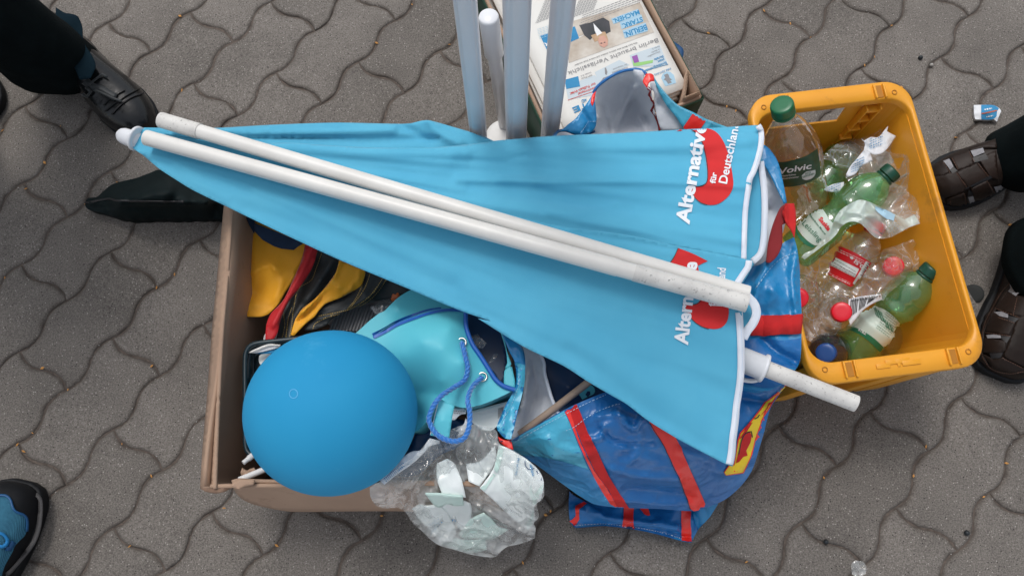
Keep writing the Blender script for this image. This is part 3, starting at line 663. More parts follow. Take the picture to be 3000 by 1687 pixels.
def rings(name, R, m, parent, closed_bottom=False, smooth=True):
    n = len(R[0]); V = [p for r_ in R for p in r_]; Fc = []
    for i in range(len(R)-1):
        for k in range(n): Fc.append((i*n+k, i*n+(k+1) % n, (i+1)*n+(k+1) % n, (i+1)*n+k))
    if closed_bottom: Fc.append(tuple(range((len(R)-1)*n, len(R)*n)))
    return obj(name, V, Fc, m, parent, smooth)
tp = .018   # taper
shell = rings('crate_body', [rr(hw-.0085, hl-.020, .030, CZ-.012), rr(hw-.0095-tp*.5, hl-.022-tp*.5, .030, CZ/2), rr(hw-.011-tp, hl-.024-tp, .026, .012)], M['crate'], crt, True, False)
# cut the far grip opening out of the body: boolean with a bar
cut = box('cut', (0,0,0), (.115,.08,.045), None); cut.matrix_world = Matrix.LocRotScale(Vector((cen.x,cen.y,0))+ax*(-.018)+ay*(hl-.022)+Vector((0,0,CZ-.047)), Matrix((ax, ay, Vector((0,0,1)))).transposed().to_quaternion(), None)
solid(shell, .003, -1)
bmod = shell.modifiers.new('b', 'BOOLEAN'); bmod.operation = 'DIFFERENCE'; bmod.object = cut; bmod.solver = 'EXACT'
bpy.context.view_layer.update(); dg = bpy.context.evaluated_depsgraph_get(); me = bpy.data.meshes.new_from_object(shell.evaluated_get(dg)); shell.modifiers.clear(); shell.data = me; bpy.data.objects.remove(cut)
for p in shell.data.polygons: p.use_smooth = False
# rim: long sides thin, both ends wide grips
def rimring(t):
    # t: 0 outer top, 1 inner top ... returns ring at different widths
    return t
NS = 9
outer = rr(hw, hl, .038, CZ, 9); inner = rr(hw-.0075, hl-.030, .030, CZ, 9)
ob = [p-Vector((0,0,.016)) for p in outer]; ib = [p-Vector((0,0,.014)) for p in inner]
oo = [p+(p-Vector((cen.x,cen.y,CZ))).normalized()*-.002+Vector((0,0,.0)) for p in outer]; ot = [p-Vector((0,0,.0025)) for p in outer]
it_ = [p-Vector((0,0,.0025)) for p in inner]; ii = [p+(p-Vector((cen.x,cen.y,CZ))).normalized()*.002 for p in inner]
rings('rim', [ob, ot, oo, ii, it_, ib], M['crate'], crt)
for sy in (1,-1):
    for sx, nm in ((-.55,1),(.62,1)):
        # slots of the wide grip: raised lips, gap shade painted as a darker bar
        p = Vector((cen.x,cen.y,0))+ax*(hw*sx)+ay*(sy*(hl-.017)); rz = math.atan2(ax.y, ax.x)
        for dx in (-.0075,.0075):
            pp = p+ax*dx; box('slot_lip', (pp.x, pp.y, CZ+.001), (.003,.024,.008), M['crate'], crt, rz, .0008)
        box('slot_shade', (p.x, p.y, CZ+.0004), (.009,.020,.0022), M['crate_dark'], crt, rz)
    for sx in (-.82,.80):
        p = Vector((cen.x,cen.y,CZ+.0006))+ax*(hw*sx)+ay*(sy*(hl-.021))
        lathe('rivet_hole', p-Vector((0,0,.003)), p+Vector((0,0,1)), [(0,.0042),(.0036,.0042),(.004,.0036),(.0036,.003),(.001,.003)], M['crate_dark'], crt, n=12)
    p = Vector((cen.x,cen.y,CZ+.0008))+ay*(sy*(hl-.016)); rz = math.atan2(ax.y, ax.x)
    if sy < 0:
        for dx, ww, dy in ((-.022,.02,0),(0,.004,0),(.018,.026,0),(-.006,.024,.004),(.006,.02,.004)):
            pp = p+ax*dx+ay*dy; box('stamped_mark', (pp.x, pp.y, CZ+.0012+dx*.008), (ww,.007,.0012), M['card_dark'] if ww < .0 else M['crate'], crt, rz, .0003)
for s in range(6):   # ladder ribs inside the far right corner
    p = Vector((cen.x,cen.y,0))+ax*(hw-.050-.002*s)+ay*(hl-.030-.0015*s); box('rib', (p.x, p.y, CZ-.03-.028*s), (.020,.012,.004), M['crate'], crt, math.atan2(ax.y, ax.x), .0008)
p = Vector((cen.x,cen.y,0))+ax*(hw-.039)+ay*(hl-.031); box('rib', (p.x,p.y,CZ/2), (.003,.012,CZ-.04), M['crate'], crt, math.atan2(ax.y, ax.x), .0008)
p = Vector((cen.x,cen.y,0))+ax*(hw-.061)+ay*(hl-.031); box('rib', (p.x,p.y,CZ/2), (.003,.012,CZ-.04), M['crate'], crt, math.atan2(ax.y, ax.x), .0008)
for sx, wd in ((-.80,.035),(.05,.030),(.42,.040)):  # outside buttresses under the near grip
    p = Vector((cen.x,cen.y,0))+ax*(hw*sx)-ay*(hl-.016); box('buttress', (p.x,p.y,.116), (wd,.030,.200), M['crate'], crt, math.atan2(ax.y, ax.x), .001)

# newspaper carton
NZ = .13
n0, n1 = at(1632,455,NZ), at(2062,288,NZ); nx = (n1-n0).normalized(); ny = Vector((-nx.y, nx.x, 0)); NW = (n1-n0).length; NL = .42
nb = thing('newspaper_carton', 'shallow dark green cardboard carton filled with newspapers, brown corrugated rim', 'carton', tuple(n0.xy)+(0,))
def npnt(s, t, z): q = n0+nx*s+ny*t; return (q.x, q.y, z)
for nm, a_, b_ in (('wall',(0,0),(NW,0)),('wall',(NW,0),(NW,NL)),('wall',(NW,NL),(0,NL)),('wall',(0,NL),(0,0))):
    w_ = plate(nm, [npnt(*a_,0), npnt(*b_,0), npnt(*b_,NZ), npnt(*a_,NZ)], M['greencard'], nb, th=.0015, n=14, amp=.002)
    c1 = Vector((NW/2, NL/2, 0)); f = lambda p, k: (p[0]+(k if p[0] == 0 else -k), p[1]+(k if p[1] == 0 else -k))
    a2, b2 = f(a_, .0045), f(b_, .0045)
    plate('inner_wall', [npnt(*a2,0), npnt(*b2,0), npnt(*b2,NZ+.002), npnt(*a2,NZ+.002)], M['card'], nb, th=.005, n=14, amp=.002)
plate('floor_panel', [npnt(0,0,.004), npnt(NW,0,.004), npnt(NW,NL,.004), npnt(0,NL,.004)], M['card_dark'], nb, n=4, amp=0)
# triangular corner post at the near right corner
tri = [(NW-.036,.008),(NW-.008,.008),(NW-.008,.052)]
for i in range(3):
    a_, b_ = tri[i], tri[(i+1) % 3]; plate('corner_post', [npnt(*a_,.002), npnt(*b_,.002), npnt(*b_,NZ+.012), npnt(*a_,NZ+.012)], M['card'], nb, th=.0042, n=6, amp=.0006)
    e0, e1 = Vector(npnt(*a_,NZ+.0135)), Vector(npnt(*b_,NZ+.0135)); pts = []
    for k in range(25): t = k/24; nn_ = (e1-e0).cross(Vector((0,0,1))).normalized(); pts.append(e0+(e1-e0)*t+nn_*.0014*math.sin(k*math.pi/1.5))
    tube('corrugation', pts, .0007, M['card_edge'], nb, n=5)
# newspapers
PZ = .1255
_br, _bl, _tr = at(*zO(2225,920)[0], PZ), at(*zO(945,1412)[0], PZ), at(*zO(1830,0)[0], PZ)
_ex = (_br-_bl); _ex = _ex.normalized(); _ey = Vector((-_ex.y, _ex.x, 0)); PW = (_br-_bl).length; _top = _br-_ex*PW/2+_ey*.165; _dl = (_top-n0); _s, _t = _dl.dot(nx), _dl.dot(ny); _rz = math.atan2(_ex.y, _ex.x)-math.atan2(nx.y, nx.x)
for k in range(12):
    z = .012+.0095*k; s0 = _s-PW/2-.010-.0008*(11-k)+RNG.uniform(-.004,.004); t0 = _t-.165+RNG.uniform(-.006,.004); a_ = _rz+RNG.normal(0, .012)
    if k == 11: s0, t0, a_ = _s-PW/2, _t-.165, _rz
    c0 = n0+nx*(s0+PW/2)+ny*(t0+.165); rz = math.atan2(nx.y, nx.x)+a_
    V, Fc = [], []; nu, nv = 10, 12
    for j in range(nv+1):
        for i in range(nu+1):
            X, Y = (i/nu-.5)*PW, (j/nv-.5)*.33; q = Vector((c0.x+X*math.cos(rz)-Y*math.sin(rz), c0.y+X*math.sin(rz)+Y*math.cos(rz), z+.0085+noise.noise(Vector((X*9,Y*9,k*.4)))*.0022)); V.append(q)
    for j in range(nv):
        for i in range(nu): b_ = j*(nu+1)+i; Fc.append((b_, b_+1, b_+nu+2, b_+nu+1))
    if k < 11:
        o = obj('newspaper', V, Fc, M['cream'], None); solid(o, .008)
        tag(o, ['lowest','eleventh','tenth','ninth','eighth','seventh','sixth','fifth','fourth','third','second'][k]+(' newspaper' if k == 0 else ' newspaper from the top')+' of the stack in the green carton', 'newspaper', 'newspapers stacked in the green carton')
    else:
        news = thing('newspaper', 'topmost newspaper with headline, lying upside down on the stack', 'newspaper', tuple(c0.xy)+(z,), 'newspapers stacked in the green carton')
        sheet = obj('front_page', V, Fc, M['cream'], news); solid(sheet, .008)
N = zO
def nd(name, polys, m, off=.0006, res=16): return decal(name, sheet, polys, M[m], news, res=res, off=off, smooth=False)
ang = (950,790),(1910,420)   # direction of print
nd('panel_print', [N(930,920, 1240,800, 1290,860, 1240,1010, 960,1060), N(1610,590, 1930,480, 2020,690, 1650,720), N(1240,770, 1500,640, 1610,690, 1290,900)], 'inkpanel', .0005)
nd('photograph_print', [N(960,470, 1720,40, 1870,345, 965,672)], 'photo_bg', .0005)
nd('photograph_print', [N(960,240, 1720,30, 1760,110, 1000,420)], 'photo_bg', .0006)
nd('coat_print', [N(1075,270, 1190,245, 1330,190, 1395,230, 1410,340, 1350,370, 1300,350, 1240,380, 1190,430, 1130,380)], 'photo_dark', .0008, 10)
nd('hair_print', [N(1200,380, 1300,345, 1350,340, 1375,400, 1385,440, 1360,470, 1290,430, 1240,450)], 'hairprint', .0009, 8)
nd('shirt_print', [N(1225,250, 1240,330, 1265,385, 1320,355, 1270,300)], 'inkwhite', .0010, 8)
nd('face_print', [N(1285,395, 1340,380, 1375,430, 1380,480, 1340,510, 1295,490, 1275,440)], 'skinprint', .0011, 8)
nd('eye_print', [N(1300,462, 1318,458, 1320,466, 1303,470), N(1335,452, 1352,448, 1354,456, 1338,460)], 'photo_dark', .0015, 5)
nd('caption_print', [N(1415,205, 1700,100, 1720,165, 1440,260), N(1505,240, 1735,160, 1760,235, 1525,315), N(1535,330, 1780,245, 1805,335, 1560,410)], 'inkpale', .0011)
def nt_(s, p0, p1, h, m='inkgrey', bold=0.0): return text('print', sheet, s, N(*p0)[0], N(*p1)[0], h/3.623, M[m], news, bold=bold, off=.0013, seg=14)
nt_('MACHEN.', (1705,110), (1430,210), 50, 'inkblue', .03); nt_('STARK.', (1740,185), (1525,262), 50, 'inkblue', .03); nt_('BERLIN.', (1785,265), (1545,352), 58, 'inkblue', .03)
nt_('Berlin braucht Verlässlichk', (1905,408), (950,765), 46, 'inkgrey', .0); nt_('Wie kann Berlin eine sichere, saubere und schöne Stadt werden?', (1690,448), (1025,690), 17, 'inkblack', 0)
nt_('Symbolpolitik', (2000,655), (1770,745), 26, 'inkblue', .015); nt_('statt', (1975,622), (1905,650), 26, 'inkblue', .015); nt_('Strafe', (1965,590), (1868,628), 26, 'inkblue', .015)
nt_('IHRE ZEITUNG', (2045,722), (1870,790), 20, 'inkblue', .01); nt_('Gewinnspiel', (1255,920), (1060,990), 28, 'inkred', .01); nt_('zur Fußball-WM!', (1245,880), (975,985), 28, 'inkred', .01)
nt_('Schusswaffen', (1930,545), (1800,600), 17); nt_('in Berlin', (1925,520), (1840,555), 17); nt_('Seite 2', (1925,490), (1850,520), 15)
nt_('WM-Planer', (1210,790), (1090,835), 20); nt_('Seiten 4-5', (1200,765), (1090,805), 16); nt_('Wohnungspolitik', (1590,710), (1420,770), 18); nt_('der Hauptstadt', (1580,680), (1430,735), 18); nt_('AfD', (1150,1045), (1095,1065), 34, 'inkblue', .02)
nt_('E', (1070,1120), (1000,1150), 60, 'inkblue', .04); nt_('T', (1140,1095), (1085,1115), 60, 'inkblue', .04)
bands('rule_print', sheet, [N(1770,755, 2020,685)], 1.5, M['inkblue'], news, off=.0011); bands('rule_print', sheet, [N(955,1065, 1330,940)], 1.5, M['inkred'], news, off=.0011)
nd('picture_print', [N(930,900, 925,850, 1065,812, 1085,920, 940,948)], 'inkblue', .0009); nd('gun_print', [N(1635,605, 1685,585, 1715,665, 1860,640, 1855,670, 1700,705, 1650,705)], 'greenp', .0009, 9); nd('gun_print', [N(1632,605, 1690,585, 1712,660, 1660,675)], 'purple', .0011, 9)
nd('badge_print', [N(1945,830, 1960,790, 2000,762, 2040,765, 2080,800, 2105,885, 1990,920)], 'inkpale', .0008, 9)
nd('bear_print', [N(1975,800, 2010,785, 2025,800, 2035,830, 2060,850, 2040,860, 2060,880, 2020,895, 1995,860, 1970,850, 1990,830)], 'inkgrey', .0011, 6)
nd('tower_print', [N(1345,725, 1360,722, 1375,770, 1365,800, 1350,790), N(1290,885, 1330,830, 1385,810, 1370,860, 1310,900)], 'inkgrey', .0011, 6)
nd('banner_print', [N(662,385, 770,350, 800,360, 800,500, 735,540), N(1000,290, 1030,285, 1075,410, 985,450)], 'inkblue', .0008)
nt_('IER', (800,430), (700,465), 42, 'inkwhite', .03)
rows = []
dvx, dvy = -.933, .36
for r in range(5):      # text columns above the photograph: many short printed lines
    for (sx, sy, ln) in ((1720,10,680),):
        x, y = sx+r*6, sy-r*26+18; rows.append(N(x, y, x+dvx*ln, y+dvy*ln))
bl = []
for path, on, of in [(p, 9, 3.2) for p in rows]: bl += dashes(path, on, of)
for r in range(16):
    for (sx, ln) in ((790,190),(1290,250),(1040,0)):
        if ln:
            x = sx+r*7-60*(sx > 1000); y = (180 if sx < 1000 else 100)-r*17; x2, y2 = x+dvx*ln, y+dvy*ln
            if y > -120: bl += dashes(N(x, y, x2, y2), 7, 2.6)
cp_ = bands('column_print', sheet, bl, 1.5, M['inkgrey'], news, off=.0009, step=10); cp_['kind'] = 'stuff'
bl = []
for r in range(7):
    x, y = 790+r*4, 265+r*16; bl += dashes(N(x, y, x-160, y+52), 7, 3)
cp_ = bands('column_print', sheet, bl, 1.0, M['inkpale'], news, off=.0009, step=10); cp_['kind'] = 'stuff'
# ------------------------------------------------------------------ stand with grey posts and white tube behind the parasol
sb = thing('parasol_stand', 'white plastic stand foot with an upright white socket tube', 'parasol stand', (.0,.6,0))
bc = at(1482,402,.05)
lathe('foot', (bc.x,bc.y,.0), (bc.x,bc.y,1), [(0,.040),(.035,.040),(.047,.037),(.051,.028),(.053,.010)], M['worn_base'], sb, n=36)
s2 = at(1560,425,.04); box('foot_arm', (s2.x+.01, s2.y-.012, .020), (.16,.052,.040), M['worn_base'], sb, 0, .004)
box('foot_arm', (bc.x, bc.y-.06, .019), (.052,.16,.038), M['worn_base'], sb, .05, .004)
t0, t1 = at(1480,372,.045), at(1431,47,.34)
sl = (t1-t0).length; lathe('socket_tube', t0, t1, [(0,.0112),(sl*.66,.0112),(sl*.70,.0135),(sl*.71,.0150),(sl*.985,.0150),(sl*.995,.0142),(sl,.0125)], M['whiteplastic'], sb, n=32)
labels = ['grey metal post standing upright, leftmost of the three beside the newspapers', 'grey metal post standing upright, middle and thickest-looking of the three', 'grey metal post standing upright, rightmost, overlapping the newspapers']
for k, (u, v, RR_) in enumerate(((1402,395,.0128),(1512,408,.0148),(1612,380,.0132))):
    p = at(u, v, .25); V, Fc = [], []; prof = []
    for i in range(48):          # round tube with two grooves and flat front
        t = 2*math.pi*i/48; r = RR_; r *= 1-.05*max(0, math.cos(2*t))**6 - (.10 if i in (6,18,30,42) else 0); prof.append((r*math.cos(t+.3*k), r*math.sin(t+.3*k)))
    zs = [.03,.3,.6,.9,1.2,1.7]
    for z in zs: V += [(p.x+a_*(1+.15*z), p.y+b_*(1+.15*z), z) for a_, b_ in prof]
    for j in range(len(zs)-1):
        for i in range(48): i2 = (i+1) % 48; Fc.append((j*48+i, j*48+i2, (j+1)*48+i2, (j+1)*48+i))
    Fc.append(tuple(range(48))[::-1]); Fc.append(tuple(range(5*48, 6*48)))
    o = obj('metal_post', V, Fc, M['greytube']); tag(o, labels[k], 'metal post', 'grey posts standing behind the parasol')
# ------------------------------------------------------------------ black nylon bag
nyl = thing('fabric_case', 'black nylon case with a gathered zipped end lying beneath the parasol', 'case', tuple(at(450,580,0)))
po = z1(605,262, 622,240, 682,236, 735,190, 790,147, 880,120, 960,102, 1060,65, 1122,42, 1250,60, 1420,150, 1560,230, 1600,330, 1590,392, 1460,386, 1160,384, 870,384, 760,358, 700,340, 622,322, 600,292)
cc = z1(850,270, 1000,265, 1150,262, 1300,268, 1450,275, 1100,180, 1000,200, 1200,160)
patch('case_body', po, .02, M['nylon'], nyl, ctrl=[(c[0], c[1], .10) for c in cc], th=.0015, res=10, skirt=(.002,.98), folds=[(z1(640,275, 830,262, 1000,262, 1550,272), .012, 5), (z1(760,290, 900,310, 1500,325), -.007, 6), (z1(1520,290, 1510,380), -.01, 5), (z1(820,170, 1000,230, 1200,215), .008, 12)], noise_=(.008, 22))
tgt = bpy.data.objects['case_body']
bands('zip', tgt, [z1(612,272, 640,274, 700,262, 780,250, 830,262, 1000,262, 1300,268)], 5, M['blackink'], nyl, off=.001, th=.0012)
# ------------------------------------------------------------------ upper shopping bag (opening behind the parasol)
ba = thing('shopping_bag', 'open blue woven shopping bag, grey inside, rim raised beside the newspapers', 'shopping bag', tuple(at(1800,560,0)))
def gp(z0, z1_, v0, v1): return lambda u, v: z0+(z1_-z0)*min(1.3, max(0, (v-v0)/(v1-v0)))
zf = gp(.33, .27, 220, 400)
lin = N(1215,1449, 1240,1380, 1262,1250, 1232,1120, 1240,1010, 1300,910, 1400,836, 1520,775, 1650,742, 1740,752, 1775,785, 1758,860, 1800,935, 1836,962, 1842,1050, 1872,1200, 1950,1385, 1980,1500, 1600,1560, 1300,1560)
l1 = patch('lining', lin, zf, M['lining'], ba, ctrl=[(*N(1500,1200)[0], .235), (*N(1650,1100)[0], .225), (*N(1450,1350)[0], .215), (*N(1550,950)[0], .275), (*N(1780,1250)[0], .225)], res=8, folds=[(N(1330,1130, 1370,1280, 1410,1449), -.010, 5), (N(1660,930, 1550,1150, 1440,1380), .014, 9), (N(1700,1240, 1770,1330, 1800,1449), .01, 7), (N(1700,800, 1690,1000), .006, 12)], cr_=(.006,30,.5))
edge_ = N(1800,935, 1836,962, 1826,1010, 1842,1060, 1872,1110, 1850,1170, 1885,1230, 1920,1310, 1942,1400)
bands('seam_binding', l1, [edge_], (5,4), M['maroon'], ba, off=.002, th=.0015, fill=True)
r1 = patch('right_lining', N(1830,870, 1860,860, 1900,930, 1950,1030, 2010,1120, 2100,1220, 2190,1350, 2200,1400, 1950,1400, 1905,1250, 1880,1100, 1868,980, 1830,930), zf, M['lining'], ba, ctrl=[(*N(1920,1100)[0], .29)], res=8, cr_=(.005,34,.5))
p2_ = patch('front_panel', N(1862,800, 1900,870, 1960,950, 2040,1040, 2130,1120, 2290,1195, 2430,1268, 2560,1318, 2700,1370, 2700,1500, 2400,1480, 2190,1370, 2110,1250, 2010,1130, 1950,1030, 1900,930, 1868,850), gp(.335,.28,200,400), M['baglight'], ba, res=9, cr_=(.005,26,.5))
decal('red_strap', p2_, [N(2290,1192, 2435,1262, 2360,1372, 2345,1390, 2190,1370, 2180,1350)], M['bagred'], ba, off=.001, res=7, smooth=False)
bands('seam', p2_, dashes(N(1900,880, 1980,990, 2100,1110, 2290,1215, 2540,1330), 5, 3), 1.2, M['thread_w'], ba, off=.002)
p3_ = patch('left_panel', N(800,1449, 850,1405, 900,1372, 960,1320, 1040,1258, 1120,1150, 1195,1040, 1225,985, 1240,1060, 1252,1160, 1260,1270, 1240,1365, 1150,1425, 1040,1425, 930,1395, 860,1400, 830,1449), gp(.325,.30,250,400), M['bagmid'], ba, res=8, folds=[(N(1100,1180, 1180,1300, 1160,1400), -.008, 7)], cr_=(.006,30,.5))
bands('seam', p3_, dashes(N(1250,1290, 1170,1290, 1120,1370, 1090,1420), 5, 3), 1.2, M['thread_w'], ba, off=.002)
patch('lip', N(800,1449, 850,1400, 930,1390, 1040,1422, 1150,1425, 1240,1400, 1240,1500, 900,1500), .285, M['lining'], ba, res=9)
rimp = N(1225,990, 1260,930, 1300,892, 1400,820, 1520,762, 1650,738, 1740,748, 1785,788); P = resample(rimp, 9, False)
tube('rim_binding', [at(p[0], p[1], zf(*p)+.002) for p in P], .0022, M['bagblue'], ba, n=8)
rimp2 = N(800,1452, 850,1397, 930,1386, 1040,1420, 1150,1422, 1240,1395); P = resample(rimp2, 9, False)
tube('rim_binding', [at(p[0], p[1], .296) for p in P], .0022, M['bagnavy'], ba, n=8)
patch('red_tab', N(1785,785, 1840,782, 1865,800, 1875,860, 1845,862, 1815,880, 1800,940, 1770,900, 1750,862), .345, M['bagred'], ba, res=6, cr_=(.005,50))
patch('red_tab', N(1255,965, 1235,1080, 1215,1130, 1198,1090, 1215,1010), .335, M['bagred'], ba, res=6, cr_=(.004,50))
patch('navy_flap', N(2020,400, 2100,455, 2178,520, 2180,600, 2155,645, 2120,590, 2060,500), .118, M['bagnavy'], ba, res=8)
# right-hand side of the same bag, beyond the parasol hem
u1 = patch('back_strip', zI(540,175, 562,180, 585,197, 620,248, 642,330, 660,425, 648,432, 600,330, 560,258, 535,225), .30, M['bagmid'], ba, res=8, cr_=(.004,34))
u2 = patch('lining', zI(535,215, 560,250, 600,325, 648,430, 655,480, 640,560, 600,660, 560,700, 500,690, 520,500), .285, M['lining'], ba, ctrl=[(*zI(590,450)[0], .24)], res=9, cr_=(.008,36,.5))
u3 = patch('side_panel', zI(455,780, 500,700, 540,690, 575,670, 600,655, 640,600, 690,572, 703,620, 714,700, 716,780, 722,880, 722,960, 717,1090, 695,1135, 640,1195, 560,1225, 450,1200, 440,1000), .285, M['bagmid'], ba, ctrl=[(*zI(600,800)[0], .30), (*zI(620,1000)[0], .29), (*zI(560,900)[0], .275)], res=10, skirt=(.02,.9), folds=[(zI(600,650, 540,760, 520,860), .012, 10), (zI(700,620, 680,750, 700,900), .010, 9), (zI(560,1010, 620,1060, 700,1100), -.012, 10), (zI(560,1100, 640,1130, 690,1130), .01, 9)], cr_=(.012,20,.6))
bands('seam', u3, dashes(zI(700,640, 650,655, 600,690, 560,740, 530,790), 6, 4), 1.4, M['thread_w'], ba, off=.002)
decal('dark_lower_print', u3, [zI(440,1020, 560,1000, 640,1010, 718,1000, 716,1090, 690,1135, 600,1210, 450,1190)], M['bagblue'], ba, off=.0008, res=10)
hd1 = patch('handle', zI(654,430, 690,428, 697,460, 698,520, 692,575, 676,540, 655,512, 640,470), .315, M['webred'], ba, res=6, folds=[(zI(656,430, 656,510), .006, 4)])
patch('handle', zI(650,432, 656,512, 640,520, 640,600, 620,650, 590,680, 572,678, 580,600, 600,520, 630,450), .312, M['maroon'], ba, res=7)
bands('handle', u3, [zI(500,950, 560,948, 640,945, 722,940)], 58, M['webred'], ba, off=.004, th=.0015)
# ------------------------------------------------------------------ lower shopping bag lying on its side
bb = thing('shopping_bag', 'dark blue woven shopping bag lying on its side with red straps and yellow print', 'shopping bag', tuple(at(1850,1350,0)))
oB = zH(28,705, 100,700, 180,652, 300,585, 415,520, 530,466, 665,412) + zH(900,330, 1300,260, 1700,230, 1790,330, 1765,370, 1720,430, 1675,500, 1655,560, 1630,660, 1600,760, 1580,830, 1555,890, 1500,970, 1400,1058, 1275,1112, 1180,1130, 1000,1118, 870,1114, 750,1110, 600,1088, 500,1030, 400,958, 250,848, 130,780, 60,735)
zb = {}
zo = []
for i, p in enumerate(oB):
    zo.append((p[0], p[1], .27 if i < 7 else (.26 if i < 11 else None)))
def zlow(p):
    u, v = p; return .24 if v < 1250 else max(.06, .235-(v-1250)*.00042)
zo = [(a_, b_, c if c is not None else zlow((a_, b_))) for a_, b_, c in zo]
for i in range(len(zo)-1, len(zo)-8, -1): zo[i] = (zo[i][0], zo[i][1], zo[i][2]*.9+.02)
ct_ = [(*zH(500,650)[0], .265), (*zH(300,720)[0], .255), (*zH(700,600)[0], .275), (*zH(800,800)[0], .245), (*zH(1050,900)[0], .215), (*zH(1250,850)[0], .225), (*zH(1450,700)[0], .24), (*zH(1300,500)[0], .26), (*zH(1000,500)[0], .27), (*zH(500,850)[0], .225), (*zH(350,800)[0], .245), (*zH(1500,500)[0], .25), (*zH(650,1000)[0], .185), (*zH(1000,1050)[0], .15)]
fB = [(zH(740,530, 790,600, 850,640, 900,560), .014, 9), (zH(640,640, 700,700, 830,730, 960,720), -.009, 8), (zH(560,700, 640,690, 660,620), .010, 7), (zH(620,560, 720,540, 900,590), .008, 8),
      (zH(300,680, 420,760, 560,790), .007, 12), (zH(200,720, 330,830, 460,900), -.006, 12), (zH(720,880, 900,930, 1120,940), .010, 12), (zH(800,1000, 1000,1010, 1180,1040), -.010, 12), (zH(680,1060, 900,1080, 1100,1090), .008, 9),
      (zH(1120,760, 1250,800, 1380,870), .009, 11), (zH(1500,380, 1600,420, 1700,380), .010, 10), (zH(1450,440, 1560,460, 1640,470), -.008, 9), (zH(1350,900, 1450,900, 1560,800), .01, 13), (zH(760,800, 900,760, 1010,800), -.007, 10), (zH(880,640, 880,760, 800,860), .006, 8)]
bm_ = patch('bag_side', zo, .2, M['bagblue'], bb, ctrl=ct_, res=9, folds=fB, cr_=(.009,22,.6), skirt=(.004,.93))
# lighter printed end panel
decal('light_panel', bm_, [zH(30,706, 100,702, 180,655, 300,588, 418,524, 455,600, 510,740, 560,860, 620,960, 700,1060, 740,1108, 600,1086, 500,1028, 400,956, 250,846, 130,778)], M['baglight'], bb, off=.0009, res=9, smooth=False)
decal('mid_panel', bm_, [zH(150,790, 280,800, 420,830, 575,880, 640,990, 740,1108, 600,1086, 500,1028, 400,956, 250,846)], M['bagmid'], bb, off=.0015, res=9, smooth=False)
decal('red_strap', bm_, [zH(416,516, 452,502, 490,640, 540,760, 600,880, 680,990, 745,1110, 700,1085, 650,1010, 600,920, 530,770, 480,650, 440,560)], M['bagred'], bb, off=.0022, res=7, smooth=False)
decal('red_strap', bm_, [zH(452,500, 494,484, 520,540, 560,650, 610,740, 650,830, 700,930, 760,1030, 815,1112, 745,1112, 690,1000, 610,890, 545,760, 495,640, 465,560)], M['webred'], bb, off=.0024, res=7, smooth=False)
decal('red_strap', bm_, [zH(925,575, 1000,615, 1095,685, 1130,750, 1180,870, 1235,990, 1275,1085, 1262,1118, 1190,1130, 1160,1040, 1120,930, 1080,850, 1030,740, 960,640)], M['bagred'], bb, off=.0022, res=7, smooth=False)
bands('seam', bm_, [zH(940,600, 1030,745, 1080,860, 1120,940, 1190,1130)], 2.0, M['blackink'], bb, off=.003)
bands('seam', bm_, dashes(zH(110,712, 300,606, 420,545, 540,485, 670,425), 6, 4)+dashes(zH(430,640, 480,620, 560,560, 680,505, 760,485), 6, 4), 1.4, M['thread_w'], bb, off=.003)
decal('red_corner', bm_, [zH(26,704, 60,700, 95,702, 110,750, 132,782, 60,738)], M['bagred'], bb, off=.0025, res=6, smooth=False)
yl = zH(1775,350, 1765,372, 1700,432, 1660,500, 1620,560, 1570,700, 1550,790, 1500,892, 1400,908, 1390,892, 1420,850, 1450,850, 1475,700, 1490,660, 1560,580, 1640,480, 1710,420)
decal('printed_flash', bm_, [zH(1778,346, 1770,378, 1704,438, 1664,508, 1624,566, 1577,704, 1556,794, 1506,898, 1398,912, 1386,892, 1418,845, 1446,845, 1469,700, 1484,655, 1556,574, 1634,474, 1706,414)], M['bagred'], bb, off=.0022, res=7, smooth=False)
decal('printed_flash', bm_, [yl], M['yellow'], bb, off=.0028, res=7, smooth=False)
decal('printed_flash', bm_, [zH(1455,840, 1475,760, 1490,700, 1510,665, 1540,645, 1553,670, 1545,710, 1520,760, 1530,790, 1500,800, 1480,830), zH(1600,560, 1660,485, 1720,425, 1700,445, 1650,510), zH(1478,690, 1500,655, 1530,600, 1560,590, 1500,680)], M['webred'], bb, off=.0034, res=6, smooth=False)
bands('printed_flash', bm_, [zH(1475,780, 1490,700, 1515,655, 1550,645, 1556,680), zH(1570,570, 1590,560, 1600,545)], 3, M['blackink'], bb, off=.004)
for sgm in (zH(1575,700, 1590,680, 1585,660, 1600,680), zH(1600,640, 1605,610, 1612,625), zH(1610,590, 1622,560, 1628,580), zH(1650,505, 1665,470, 1670,490), zH(1625,550, 1640,520)): bands('small_print', bm_, [sgm], 3.5, M['bagred'], bb, off=.003)
bf = patch('folded_base', zH(452,1010, 470,1030, 560,1075, 700,1090, 1000,1100, 1200,1100, 1355,1085, 1300,1170, 1235,1240, 1190,1322, 1130,1312, 980,1270, 830,1240, 660,1222, 490,1232, 470,1215, 455,1190, 448,1100), .035, M['bagblue'], bb, ctrl=[(*zH(700,1160)[0], .05), (*zH(1000,1190)[0], .05), (*zH(1250,1120)[0], .06)], res=8, folds=[(zH(500,1120, 700,1180, 1100,1230), .012, 10), (zH(1200,1130, 1230,1200, 1200,1300), -.012, 9), (zH(560,1100, 640,1140), .01, 8), (zH(480,1215, 700,1205, 950,1240, 1180,1290), -.012, 5)], cr_=(.009,26,.6), skirt=(.002,.985))
